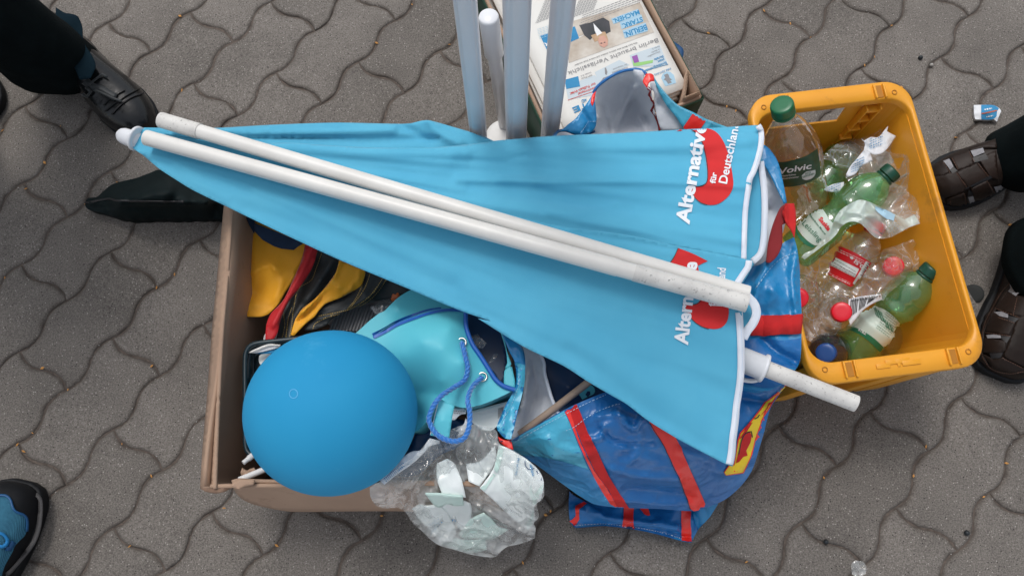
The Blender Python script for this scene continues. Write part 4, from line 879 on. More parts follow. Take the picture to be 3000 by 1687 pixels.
for q_ in [zH(1190,1105, 1352,1088, 1300,1168, 1235,1238, 1210,1200), zH(500,1218, 660,1212, 830,1228, 1130,1298, 1130,1310, 830,1238, 660,1220, 490,1230)]: decal('light_panel', bf, [q_], M['bagmid'], bb, off=.0012, res=7, smooth=False)
for q_ in [zH(780,1100, 842,1105, 838,1180, 845,1242, 828,1262, 768,1240, 778,1180), zH(1130,1105, 1188,1110, 1185,1200, 1192,1318, 1132,1310, 1128,1200), zH(490,1100, 555,1068, 560,1085, 510,1120, 512,1180, 482,1222, 455,1190, 470,1180, 490,1160), zH(870,1105, 925,1105, 942,1155, 930,1160, 905,1150)]: decal('red_strap', bf, [q_], M['bagred'], bb, off=.002, res=6, smooth=False)
bands('seam', bf, dashes(zH(490,1225, 650,1214, 830,1232, 1000,1262, 1130,1300), 5, 4), 1.3, M['inkwhite'], bb, off=.003)
# opening of the lower bag
patch('lining', zH(160,110, 270,180, 300,280, 330,400, 385,530, 330,575, 250,625, 180,655, 100,702, 70,690, 130,560, 170,420, 175,250), .20, M['lining'], bb, ctrl=[(*zH(250,450)[0], .165), (*zH(200,560)[0], .185)], res=8, folds=[(zH(230,250, 260,400, 200,600), -.01, 7), (zH(200,300, 190,450, 150,620), .008, 6), (zH(300,450, 280,560), .006, 5)], cr_=(.008,40,.6))
bl_ = patch('light_rim', zH(40,50, 110,90, 168,140, 185,240, 175,380, 140,520, 118,620, 98,695, 60,690, 18,645, 10,620, 60,500, 100,430, 122,370, 125,240, 85,160), .265, M['bagmid'], bb, ctrl=[(*zH(140,250)[0], .25), (*zH(90,500)[0], .255)], res=8, folds=[(zH(150,160, 160,260, 150,360), .007, 7), (zH(90,460, 60,560, 50,640), .006, 6)], cr_=(.005,30))
decal('light_panel', bl_, [zH(128,230, 184,245, 175,380, 140,520, 118,620, 98,695, 60,690, 18,645, 10,620, 60,500, 100,430, 122,370)], M['baglight'], bb, off=.001, res=8)
bands('seam', bl_, dashes(zH(150,240, 140,380, 90,500, 40,600, 40,640), 5, 4), 1.3, M['thread_w'], bb, off=.002)
tube('piping', [at(*p, .225) for p in resample(zH(275,185, 297,235, 300,290, 318,360, 345,450, 372,510, 385,545), 8, False)], .0026, M['hem'], bb, n=8)
patch('red_fold', zH(20,680, 60,700, 98,696, 112,760, 80,750, 30,712), .262, M['bagred'], bb, res=6)
nv = obj and thing('folded_banner', 'folded dark navy banner stuffed inside the lying shopping bag', 'banner', tuple(at(1640,1120,.1)))
nb_ = patch('cloth', zH(285,150, 560,320, 720,400, 720,520, 520,560, 380,600, 345,450, 318,350, 298,270), .19, M['navy'], nv, ctrl=[(*zH(450,380)[0], .21)], res=9, noise_=(.01, 12))
decal('letter_print', nb_, [zH(510,425, 520,400, 560,370, 590,372, 606,395, 600,420, 560,440, 530,455)], M['gift'], nv, off=.001, res=6); decal('letter_print', nb_, [zH(548,425, 560,405, 575,405, 578,425, 562,440)], M['navy'], nv, off=.0018, res=5)
wst = tube('wooden_stick', [at(*zH(600,330)[0], .255), at(*zH(565,352)[0], .252), at(*zH(380,495)[0], .23), at(*zH(150,665)[0], .205)], .0053, M['wood']); tag(wst, 'plain round wooden stick poking into the lying shopping bag', 'stick')
# ------------------------------------------------------------------ things in the cardboard box
fy = thing('flag', 'crumpled black red and gold flag with stitched seams inside the box', 'flag', tuple(at(850,800,.1)))
F1 = patch('gold_cloth', zD(370,280, 390,215, 600,310, 810,415, 800,450, 745,580, 690,700, 630,800, 585,880, 540,925, 500,965, 440,985, 335,986, 322,900, 328,780, 345,640, 355,470), .165, M['flagyellow'], fy, ctrl=[(*zD(560,600)[0], .185), (*zD(400,800)[0], .15)], res=9, folds=[(zD(350,650, 430,610, 515,575, 580,635), .005, 4), (zD(515,575, 545,520, 560,510), .004, 3), (zD(400,320, 390,600, 400,900), .003, 9), (zD(330,925, 430,925, 540,900), -.003, 3), (zD(600,720, 560,840), .005, 12)], noise_=(.006, 22))
F2 = patch('red_cloth', zD(790,410, 888,455, 860,560, 820,645, 740,765, 655,880, 600,1000, 575,1100, 550,1150, 520,1178, 475,1172, 478,1100, 485,1040, 520,960, 620,850, 700,680, 760,540), .182, M['flagred'], fy, res=8, folds=[(zD(840,450, 760,640, 640,850, 540,1050), .008, 9)], noise_=(.004, 22))
F3 = patch('black_cloth', zD(870,455, 1075,545, 1060,600, 950,755, 860,850, 765,930, 700,1060, 690,1170, 560,1175, 575,1100, 600,1000, 655,875, 740,760, 820,640), .160, M['flagblack'], fy, ctrl=[(*zD(900,700)[0], .178)], res=8, folds=[(zD(730,760, 700,900, 640,1000, 620,1140), -.010, 8), (zD(1000,560, 900,720, 800,850), .008, 12)], noise_=(.006, 24))
F4 = patch('gold_cloth', zD(1055,540, 1240,610, 1262,640, 1248,690, 1225,745, 1100,822, 1020,855, 950,882, 900,930, 860,985, 800,1032, 700,1135, 675,1130, 700,1040, 760,930, 860,850, 950,750, 1040,620), .178, M['flagyellow'], fy, ctrl=[(*zD(1050,750)[0], .195)], res=8, folds=[(zD(1060,560, 1020,680, 930,800, 760,960), .008, 7), (zD(1215,620, 1210,690, 1110,800), .006, 4), (zD(950,790, 870,900, 740,1020), -.007, 6)], noise_=(.004, 24))
F5 = patch('black_cloth', zD(1255,625, 1430,690, 1640,770, 1560,810, 1450,842, 1330,870, 1200,912, 1090,950, 990,1012, 955,1050, 860,1088, 780,1090, 820,1020, 860,965, 900,925, 950,880, 1020,852, 1100,820, 1225,742), .170, M['flagblack'], fy, ctrl=[(*zD(1250,800)[0], .190)], res=8, folds=[(zD(1420,690, 1300,830, 1100,930, 900,1000), .007, 8), (zD(870,980, 1000,950, 1150,920), -.006, 6)], noise_=(.005, 24))
for tg, pth in ((F3, zD(885,480, 830,620, 740,740, 660,850, 620,960, 625,1060, 605,1150)), (F3, zD(920,490, 880,600, 840,700, 740,770, 700,930, 680,1080, 665,1150)), (F3, zD(740,765, 690,900, 660,1000, 640,1150)), (F5, zD(1262,640, 1240,740, 1180,860, 1120,925)), (F5, zD(1300,650, 1260,760, 1200,850, 1130,930)), (F5, zD(1400,690, 1310,810, 1220,880, 1100,940, 890,985)), (F5, zD(1425,695, 1340,810, 1240,890, 1110,950, 960,990, 870,1040, 850,1085)), (F5, zD(1180,925, 1080,960, 980,1030))):
    bands('stitching', tg, dashes(pth, 5, 3), 1.6, M['thread'], fy, off=.0015)
stp = thing('carry_strap', 'navy woven strap lying across the yellow cloth in the box', 'strap', tuple(at(800,720,.2)))
patch('webbing', zD(310,180, 388,222, 392,300, 385,330, 350,270), .205, M['navyweb'], stp, res=6, th=.002, smooth=False)
patch('webbing', zD(388,250, 560,318, 740,392, 772,408, 735,430, 695,460, 600,450, 540,430, 450,380, 392,318), .214, M['navyweb'], stp, res=6, th=.002, smooth=False)
rb = thing('ribbed_tray', 'grey ribbed plastic packaging beside the flag in the box', 'packaging', tuple(at(1060,940,.1)))
V0 = patch('ribbed_sheet', zD(960,1040, 1000,1000, 1200,895, 1400,835, 1460,850, 1470,900, 1340,965, 1220,1110, 1080,1110), .130, M['ribbed'], rb, res=10)
for k in range(15):
    x = 985+k*26; tube('rib', [at(*zD(x+70,900)[0], .134), at(*zD(x,1100)[0], .134)], .0028, M['ribbed'] if k % 2 else M['metal'] if 0 else M['ribbed'], rb, n=8)
fx = patch('plastic_wrap', zD(1300,910, 1380,860, 1430,800, 1470,790, 1500,860, 1440,930, 1340,970), .150, M['film'], None, th=0, res=6, cr_=(.01,60)); tag(fx, 'scrap of clear wrap on the grey ribbed packaging', 'plastic wrap')
oo_ = patch('orange_handle', zD(1455,800, 1500,788, 1570,800, 1565,850, 1520,868, 1465,860), .165, M['orange'], None, res=6, ctrl=[(*zD(1510,825)[0], .18)], skirt=(.14,.98), folds=[(zD(1500,790, 1500,860), -.006, 3), (zD(1535,795, 1535,860), -.006, 3)]); tag(oo_, 'small orange plastic grip showing beside the turquoise bag', 'grip')
# dark tray with leaflets
tr = thing('plastic_tray', 'dark rounded plastic tray under the balloon holding leaflets', 'tray', tuple(at(760,1150,.1)))
def ringpath(pts, z, r, name, m, parent): return tube(name, [at(p[0], p[1], z) for p in resample(pts, 10, False)], r, m, parent, n=8)
tro = zE(353,900, 350,700, 350,450, 350,260, 362,195, 400,152, 470,135, 680,112, 900,90)
ringpath(zE(400,975, 365,940, 353,880, 350,700, 350,450, 350,260, 362,195, 400,152, 470,135, 680,112, 900,90), .20, .0035, 'tray_rim', M['tray'], tr)
patch('tray_floor', zE(385,940, 372,880, 372,300, 385,220, 430,175, 900,130, 900,1000, 500,1000), .165, M['tray'], tr, res=16)
patch('tray_wall', zE(353,900, 350,450, 350,260, 362,195, 400,152, 680,112, 690,150, 440,180, 400,215, 388,300, 385,900), .19, M['tray'], tr, res=12, ctrl=[(*zE(395,500)[0], .165), (*zE(600,160)[0], .165)])
ringpath(zE(412,400, 410,280, 420,225, 450,200, 520,190), .172, .002, 'tray_step', M['tray'], tr)
lf = thing('leaflet', 'white and blue folded leaflets in the dark tray', 'leaflet', tuple(at(790,1030,.19)))
patch('sheet', zE(378,210, 400,195, 525,145, 615,155, 605,170, 500,200, 420,215), .200, M['paper'], lf, res=6, th=.0006)
lf2 = patch('sheet', zE(400,213, 520,185, 600,165, 585,190, 545,215, 450,218), .197, M['inkblue'], lf, res=6, th=.0006)
patch('sheet', zE(382,205, 520,150, 615,150, 612,158, 525,162, 388,213), .204, M['cream'], lf, res=6, th=.0006)
sf = patch('white_cloth', zE(455,235, 470,222, 540,215, 560,250, 500,320, 458,290), .180, M['tissue'], None, res=6, skirt=(.16,.95)); tag(sf, 'small white padded pouch in the dark tray beside the balloon', 'pouch')
pw = patch('white_tag', zD(455,1185, 475,1120, 540,1080, 560,1060, 600,1070, 590,1120, 540,1175, 500,1180), .158, M['paper'], None, res=6); tag(pw, 'pale paper scrap behind the end of the red cloth', 'paper')
for (a_, b_, lb) in (((375,1000),(470,925),'short white paper stick poking out of the tray, upper of two'), ((305,1158),(560,1052),'long white paper stick resting on the box corner, lower of two')):
    p0, p1 = at(*zE(*a_)[0], .235), at(*zE(*b_)[0], .225); o = pipe('paper_stick', p0, p1, [(0,.0042),(1,.0042)], M['stick'], n=14, wall=.001); tag(o, lb, 'stick', 'white paper sticks in the box')
# gift bag
gb = thing('gift_bag', 'glossy turquoise gift bag with twisted blue cord handle and blank tag', 'gift bag', tuple(at(1300,1080,.1)))
gz = lambda u, v: .272
side = patch('side_panel', zF(-60,360, 10,305, 80,240, 160,178, 200,160, 300,62, 400,0, 480,-20, 780,125, 700,140, 600,155, 540,165, 300,245, 120,350, 60,380), .235, M['gift'], gb, ctrl=[(*zF(300,150)[0], .245)], res=9, noise_=(.004, 14), skirt=(.12,.97))
fp = patch('front_panel', zF(60,390, 110,355, 200,312, 300,252, 420,205, 550,160, 680,140, 828,152, 830,262, 850,345, 885,425, 940,505, 1000,598, 1058,688, 1120,738, 1205,765, 1140,800, 1050,842, 960,878, 900,893, 850,906, 780,900, 720,880, 620,850, 560,960, 500,1040, 440,1090, 300,1080, 200,900, 100,650), gz, M['gift'], gb, ctrl=[(*zF(500,400)[0], .300), (*zF(650,450)[0], .303), (*zF(800,560)[0], .298), (*zF(700,300)[0], .293), (*zF(450,300)[0], .288), (*zF(900,780)[0], .280), (*zF(350,500)[0], .284), (*zF(500,650)[0], .272), (*zF(650,700)[0], .285), (*zF(500,800)[0], .240), (*zF(430,950)[0], .215), (*zF(620,840)[0], .255)], res=9, skirt=(.13,.95), noise_=(.003, 9))
bands('blue_edge', fp, [zF(115,365, 200,325, 300,268, 420,222, 550,178, 680,155, 810,160)], (9,8), M['gift_blue'], gb, off=.0015, fill=True)
bands('blue_edge', side, [zF(110,345, 200,300, 300,240, 420,192, 540,155, 640,140)], (8,6), M['gift_blue'], gb, off=.0025)
tube('rim_edge', [at(*p, .276) for p in resample(zF(830,140, 830,262, 850,345, 885,425, 940,505, 1000,598, 1058,688, 1120,738, 1205,767), 8, False)], .0032, M['gift_blue'], gb, n=8)
patch('inside_panel', zF(835,120, 1090,300, 1135,450, 1148,560, 1125,700, 1118,735, 1058,688, 1000,598, 940,505, 885,425, 850,345), .20, M['navy'], gb, res=9)
patch('back_rim', zF(1085,290, 1115,330, 1150,480, 1180,570, 1165,600, 1130,600, 1148,560, 1135,450), .262, M['gift'], gb, res=7); patch('back_rim', zF(1128,620, 1150,596, 1185,590, 1208,700, 1205,765, 1120,738), .268, M['gift'], gb, res=7)
for q in (zF(870,350, 920,340, 990,410, 960,450, 900,430), zF(1000,570, 1040,500, 1075,490, 1060,530)): o = patch('plastic_wrap', q, .235, M['film'], None, th=0, res=5, cr_=(.02,70,.8)); tag(o, 'crinkled clear wrapping inside the turquoise bag mouth, '+('farther and larger scrap' if q[0][1] < 1010 else 'nearer scrap by the rim'), 'plastic wrap', 'clear wrap inside the gift bag')
rp = zF(797,400, 812,450, 828,520, 843,600, 820,690, 740,748, 640,815, 575,900, 545,990, 562,1050, 600,1105, 660,1145, 740,1165, 815,1140, 852,1060, 860,950, 845,860, 855,800, 885,740, 955,668)
P = resample(rp, 3.2, False); core = []
def onbag(p):
    h_ = project([fp], [tuple(p)], 0)[0]
    return max((h_.z if h_ is not None else .2), .25+max(0, min(1, (p[1]-1100)/60))*.068)+.006
zz = [onbag(p) for p in P]; zz = np.convolve(np.r_[[zz[0]]*8, zz, [zz[-1]]*8], np.ones(17)/17, 'valid'); core = [at(p[0], p[1], z) for p, z in zip(P, zz)]
for s in range(3):
    V = []; x, y = frame(core[1]-core[0])
    for i, c in enumerate(core):
        d = (core[min(i+1, len(core)-1)]-core[max(i-1, 0)]).normalized(); x = (x-d*x.dot(d)).normalized(); y = d.cross(x); t = i*.5+s*2*math.pi/3; V.append(c+(x*math.cos(t)+y*math.sin(t))*.0017)
    tube('cord_strand', V, .0020, M['rope'], gb, n=7)
for c in ((797,403),(957,668)):
    h_ = project([fp], [zF(*c)[0]], .0005)[0]; x, y = Vector((1,0,0)), Vector((0,1,0)); pts = [h_+(x*math.cos(t)+y*math.sin(t))*.0058 for t in np.linspace(0, 2*math.pi, 17)]; tube('eyelet', pts, .0014, M['metal'], gb, n=7)
tg = patch('gift_tag', zF(622,832, 680,862, 742,890, 728,960, 700,1142, 640,1135, 552,1118, 585,980), .312, M['gift'], gb, res=8, th=.0006, ctrl=[(*zF(650,1000)[0], .318)], smooth=False)
bands('tag_edge', tg, [zF(624,836, 588,980, 556,1112)], 1.6, M['inkwhite'], gb, off=.001)
# balloon
bc_ = Vector(RM @ np.array([(972-1500)/F, -(1206-843.5)/F, -1.0])); k = (.312-H)/bc_[2]; bc_ = Vector((bc_[0]*k, bc_[1]*k, .312))
bl = thing('balloon', 'large round matt blue balloon resting in the cardboard box corner', 'balloon', tuple(bc_))
up = (CAMP-bc_).normalized(); tipd = (at(863,1153,.40)-bc_).normalized(); x, y = frame(tipd); V, Fc = [], []; nu, nv_ = 64, 40; Rb = .1045
for j in range(nv_+1):
    th_ = math.pi*j/nv_
    for i in range(nu):
        ph = 2*math.pi*i/nu; r = math.sin(th_); zc_ = math.cos(th_); zz_ = zc_*(1.0 if zc_ > 0 else 1.06); V.append(bc_+(x*math.cos(ph)*r+y*math.sin(ph)*r+tipd*zz_)*Rb)
V = [v+(Vector((1,0,0))*(v-bc_).dot(Vector((1,0,0)))*.04) for v in V]
for j in range(nv_):
    for i in range(nu): i2 = (i+1) % nu; Fc.append((j*nu+i, j*nu+i2, (j+1)*nu+i2, (j+1)*nu+i))
bo = obj('balloon_skin', V, Fc, M['balloon'], bl)
bm = bmesh.new(); bm.from_mesh(bo.data); bmesh.ops.remove_doubles(bm, verts=bm.verts, dist=1e-5); bmesh.ops.recalc_face_normals(bm, faces=bm.faces); bm.to_mesh(bo.data); bm.free()
rg = [(860+12*math.cos(t), 1153+13*math.sin(t)) for t in np.linspace(0, 2*math.pi, 26)]
bands('nipple_ring', bo, [rg], 2.6, M['balloon_ring'], bl, off=.0004, step=3)
nk = bc_-tipd*Rb*1.06; lathe('knot', nk+tipd*.006, nk-tipd*.1, [(0,.010),(.008,.005),(.014,.004),(.018,.008),(.022,.010)], M['balloon'], bl, n=14)
# ------------------------------------------------------------------ parasol
def zc(u, v=0): return .318+.045*(u-400)/1800
ps = thing('parasol', 'closed sky blue parasol with white lettering and red swooshes lying across everything', 'parasol', tuple(at(1300,600,.3)))
pr = zM(0,470, 0,470)
def radial(A, Fq, seed, u0=330, v0=395):
    def f(P):
        out = np.zeros(len(P))
        for i, p in enumerate(P):
            th_ = math.atan2(p[1]-v0, p[0]-u0); r = math.hypot(p[0]-u0, p[1]-v0)/1900
            q = Vector((th_*Fq, r*2.2, seed)); q2 = Vector((th_*Fq*2.7+3, r*5, seed+5))
            a_ = noise.noise(q); out[i] = A*(.25+min(1, r*1.4))*((1-abs(a_)*2.2)*.6+noise.noise(q2)*.35)
            # short cross creases
        return out
    return f
# furthest pleat (back sliver)
PB = zL(150,150, 180,128, 300,128, 640,130, 1100,106, 1500,93, 1800,98, 2000,100, 2090,80, 2150,78, 2300,120, 2450,165, 2571,218) + zM(160,135, 275,190, 420,260, 300,330, 0,330) + zL(2000,420, 1500,330, 1000,300, 600,230, 300,190)
zb_ = lambda u, v: zc(u)-.034-.000022*(u-400)
K_back = patch('canopy_panel', PB, zb_, M['canopy'], ps, res=10, folds=[(zL(620,160, 900,170, 1400,160, 1900,145), .006, 9), (zL(700,185, 1100,195, 1700,215, 2200,205), -.006, 8), (zL(2140,80, 2200,160, 2350,235), .008, 14), (zL(1950,110, 2050,160, 2150,215), -.006, 12)], noise_=(.002, 14), extra=radial(.0035, 30, 1))
# hidden pleat showing at the hem
PU = [(2080,390),(2205,372),(2232,384),(2236,437)]+zM(2300,340, 2325,440, 2338,560, 2342,700, 2335,880, 2325,1000, 2300,1060, 2250,1110, 2215,1140)+[(2080,800),(2050,600)]
K_un = patch('canopy_panel', PU, lambda u, v: .325, M['canopy'], ps, res=10, noise_=(.003, 18))
hemU = zM(2288,345, 2300,440, 2313,560, 2318,700, 2312,880, 2298,1000, 2275,1055, 2225,1100)
bands('hem', K_un, [hemU], 19, M['hem'], ps, off=.0015, th=.0012, fill=True)
# upper main panel
PM = zL(175,140, 420,150, 640,162, 760,172) + zL(830,176, 980,228, 1200,230, 1600,256, 2000,266, 2250,256, 2571,222) + zM(275,188, 700,152, 1200,130, 1640,106, 2000,86, 2250,70, 2290,78, 2306,110, 2312,170, 2302,260, 2280,345, 2250,430, 2222,480, 2215,560, 2198,620, 2188,720, 2184,850, 2180,980, 2178,1082, 1880,1030, 1500,960, 1000,900, 600,830, 300,760, 0,690) + zL(2300,740, 1500,480, 700,230, 300,180)
def zmain(u, v):
    f = max(0, min(1, (560-v)/190)) if u > 1100 else 0
    return zc(u)-.010-.022*f*min(1, (u-1100)/400 if u > 1100 else 0)
foldM = [(zM(0,250, 400,260, 900,250, 1500,235, 2200,200), .008, 18), (zM(0,400, 600,400, 1200,370, 1900,330), -.006, 22), (zM(0,480, 700,495, 1400,490, 2180,530), .009, 10), (zM(100,560, 500,600, 1000,640, 1500,700, 2100,760), -.007, 20), (zM(600,560, 900,650, 1300,720), -.004, 12), (zM(700,720, 900,735, 1200,680), .004, 10), (zM(300,690, 900,790, 1500,860, 2120,960), .006, 20), (zM(100,330, 350,340, 520,300), -.003, 8), (zL(1000,260, 1600,300, 2400,300), .006, 14), (zL(1200,300, 1900,400, 2571,470), -.006, 14)]
foldM = [(a_, h_*.6, w_*1.1) for a_, h_, w_ in foldM]
K_main = patch('canopy_panel', PM, zmain, M['canopy'], ps, res=7.5, folds=foldM, noise_=(.002, 16), extra=radial(.0038, 26, 2))
# near main panel (two visible parts join under the white poles)
PN = zL(110,200, 118,165, 150,140, 180,134, 240,150, 420,185, 700,240) + zL(1000,330, 1500,420, 2000,560, 2400,670) + zM(0,636, 200,690, 330,725, 620,800, 900,852, 1300,905, 1665,985, 1880,1022, 2178,1080, 2232,1092, 2228,1130, 2205,1175, 2165,1240, 2120,1305, 2130,1400) + zN(1960,190, 2000,190, 2012,300, 2022,450, 2022,620, 2005,760, 1985,900, 1978,1020, 1962,1150, 1955,1260, 1942,1330, 1930,1360, 1878,1342, 1700,1250, 1500,1142, 1290,1012, 1130,890, 1000,815, 840,722, 650,600, 340,450, 0,240) + zL(2571,1452, 2340,1372, 2020,1237, 1840,1162, 1530,1032, 1270,912, 870,722, 735,656, 600,592, 500,540, 390,470, 300,410, 230,355, 180,312, 140,285, 112,262)
def znear(u, v):
    z = zc(u)+.003; vm = 398+.2667*(u-430)        # pole line
    if v > vm+30: z -= .035*min(1, (v-vm-30)/260)**1.3*(1 if u < 1900 else .8)
    return z
foldN = [(zL(150,300, 420,345, 800,430, 1400,600), .006, 10), (zL(200,330, 500,450, 900,560), -.006, 12), (zL(420,400, 560,500, 760,610), .005, 12), (zM(300,735, 900,870, 1700,1010), -.006, 10), (zM(900,900, 1600,1080, 2150,1180), -.006, 20), (zN(0,80, 700,420, 1400,820, 1850,1100), .006, 40), (zN(1200,560, 1500,600, 1850,760), -.004, 25), (zN(700,500, 1200,870, 1700,1190), -.006, 25), (zL(900,680, 1500,860, 2300,1200), -.006, 20)]
foldN = [(a_, h_*.45, w_*1.1) for a_, h_, w_ in foldN]
K_near = patch('canopy_panel', PN, znear, M['canopy'], ps, res=8, folds=foldN, noise_=(.0025, 12), extra=radial(.0022, 18, 3))
# hems
bands('hem', K_main, [zM(2268,74, 2290,110, 2294,160, 2286,240, 2262,340, 2232,425, 2205,475, 2196,530)], 17, M['hem'], ps, off=.0014, th=.001, fill=True)
bands('hem', K_main, [zM(2198,520, 2190,580, 2174,700, 2166,850, 2162,980, 2160,1080)], 16, M['hem'], ps, off=.0014, th=.001, fill=True)
bands('hem', K_near, [zM(2200,1092, 2192,1140, 2160,1190, 2120,1250, 2085,1300)], 19, M['hem'], ps, off=.0014, th=.001, fill=True)
bands('hem', K_near, [zN(1978,195, 1986,300, 1993,450, 1994,620, 1982,760, 1960,900, 1948,1020, 1930,1150, 1920,1260, 1905,1345)], 21, M['hem'], ps, off=.0014, th=.001, fill=True)
for tg_, pth in ((K_near, zN(1985,200, 1993,300, 2001,450, 2002,620, 1990,760, 1968,900, 1956,1020, 1938,1150, 1928,1260, 1915,1340)), (K_main, zM(2280,90, 2292,150, 2288,230, 2265,330, 2240,410))): bands('hem_stitching', tg_, dashes(pth, 4, 3), 1.2, M['thread_w'], ps, off=.0034)
# looped hem of an inner pleat near the pole ends
lp = zN(1990,0, 2040,70, 2095,130, 2113,200, 2090,270, 2045,330, 2012,390); P = resample(lp, 8, False)
patch('hem', [tuple(q) for q in band(lp, 26)[0]]+[tuple(q) for q in band(lp, 26)[1]][::-1], .350, M['hem'], ps, res=7)
patch('canopy_panel', zN(1960,-60, 2020,20, 2080,130, 2080,220, 2010,380, 1960,500), .318, M['canopy'], ps, res=9)
# print
W = M['canopy_white']; RD = M['canopy_red']
def ptx(tgt, s, a_, b_, h, bold=.03, clip=None): return text('lettering', tgt, s, a_, b_, h, W, ps, bold=bold, off=.0018, seg=9, clip=clip)
decal('swoosh', K_main, [zM(1650,118, 1700,100, 1762,98, 1860,92, 1920,105, 1965,135, 2005,190, 2035,260, 2058,340, 2072,420, 2082,500, 2078,545, 2050,600, 2020,630, 1990,652, 1955,668, 1915,673, 1870,668, 1835,652, 1800,622, 1768,580, 1750,550, 1748,525, 1800,530, 1845,525, 1872,510, 1884,480, 1885,420, 1878,350, 1868,290, 1850,220, 1825,165, 1790,125, 1750,108, 1700,112)], RD, ps, off=.0010, res=8)
bands('swoosh_shadow', K_main, [zM(1760,100, 1800,130, 1832,170, 1856,225, 1872,290, 1882,350, 1889,420, 1887,482, 1875,512, 1848,527, 1800,533, 1752,530), zM(1752,552, 1790,615, 1835,655, 1885,672)], 2.2, M['blackink'], ps, off=.0014)
ptx(K_main, 'Alternative', zM(1745,822)[0], zM(1882,62)[0], 41, .035, clip=[(1900,790),(1900,378),(2160,378),(2160,790)])
ptx(K_main, 'für', zM(1945,515)[0], zM(1958,432)[0], 17, .03)
ptx(K_main, 'Deutschland', zM(2032,518)[0], zM(2128,62)[0], 26, .02)
decal('swoosh', K_near, [zM(1667,996, 1780,1040, 1890,1095, 1850,1112, 1815,1130, 1822,1170, 1840,1230, 1860,1330, 1700,1280, 1665,1165, 1640,1147, 1577,1140, 1630,1070), zN(1550,128, 1640,132, 1680,110, 1700,60, 1880,100, 1902,170, 1898,230, 1885,270, 1850,306, 1800,320, 1750,316, 1700,300, 1650,268, 1612,230, 1590,190, 1568,165)], RD, ps, off=.0010, res=8)
bands('swoosh_shadow', K_near, [zM(1577,1142, 1630,1072, 1665,998), zM(1640,1149, 1668,1170, 1680,1230), zN(1550,131, 1640,135, 1684,113, 1702,70), zN(1570,170, 1612,234, 1650,272, 1700,303, 1750,319)], 2.2, M['blackink'], ps, off=.0014)
ptx(K_near, 'Alternative', zN(1588,442)[0], zM(1808,1105)[0], 41, .035)
ptx(K_near, 'für', zN(1790,150)[0], zN(1802,60)[0], 17, .03); ptx(K_near, 'Deutschland', zN(1850,150)[0], zM(2025,1150)[0], 26, .02)
# tip cap, collar
tp_ = at(378,399,.318); axis = (at(2505,1180,.345)-at(372,398,.312)).normalized()
t2 = at(345,392,.314)
lathe('end_cap', t2, t2+axis, [(0,.002),(.0015,.006),(.005,.0095),(.010,.0115),(.018,.012),(.030,.0122),(.036,.012)], M['whiteplastic'], ps, n=28)
c0 = at(396,405,.318); lathe('collar', c0, c0+axis, [(0,.016),(.001,.0178),(.004,.0178),(.005,.016)], M['whiteplastic'], ps, n=30)
# shaft, runner
sh0, sh1 = at(2000,985,.322), at(2508,1182,.330)
pipe('shaft', sh0, sh1, [(0,.0108),(1,.0108)], M['pvc_worn'], ps, wall=.001)
ra, rb_ = at(2120,1032,.322), at(2243,1080,.326); d = rb_-ra
lathe('runner', ra, rb_, [(0,.0165),(d.length*.9,.0160),(d.length*.92,.0185),(d.length*.97,.0190),(d.length,.0182)], M['whiteplastic'], ps, n=32)
rw = zN(2160,640, 2165,670, 2130,700, 2080,712, 2020,706, 1980,690); P = resample(rw, 6, False); tube('runner_loop', [at(p[0], p[1], .306) for p in P], .0030, M['whiteplastic'], ps, n=8)
# loose lower pole halves lying on top
def onz(u, v, k): return zc(u)+k
a1, b1 = at(429,404,zc(430)+.0205), at(2188,889,zc(2188)+.0275)
o = pipe('pole_section', a1, b1, [(0,.0108),(.80,.0112),(.803,.0112),(.806,.0106),(.81,.0106),(1,.0106)], M['pvc']); tag(o, 'white parasol pole section lying on the canopy, nearer one reaching past its partner', 'pole')
wv = (b1-a1); pipe_w = pipe('worn_end', a1+wv*.83, b1+wv*.0005, [(0,.0112),(1,.0112)], M['pvc_worn'], None, wall=.0007); pipe_w.parent = o; del_ = None
a2, b2 = at(472,352,zc(470)+.0205), at(2192,862,zc(2190)+.0100)
o2 = pipe('pole_section', a2, b2, [(0,.0100),(1,.0108)], M['pvc']); tag(o2, 'white parasol pole section on the canopy, farther one with a scuffed left end', 'pole')
wv = (b2-a2); w2 = pipe('worn_end', a2-wv*.0005, a2+wv*.072, [(0,.0110),(1,.0110)], M['pvc_worn'], None, wall=.0007); w2.parent = o2
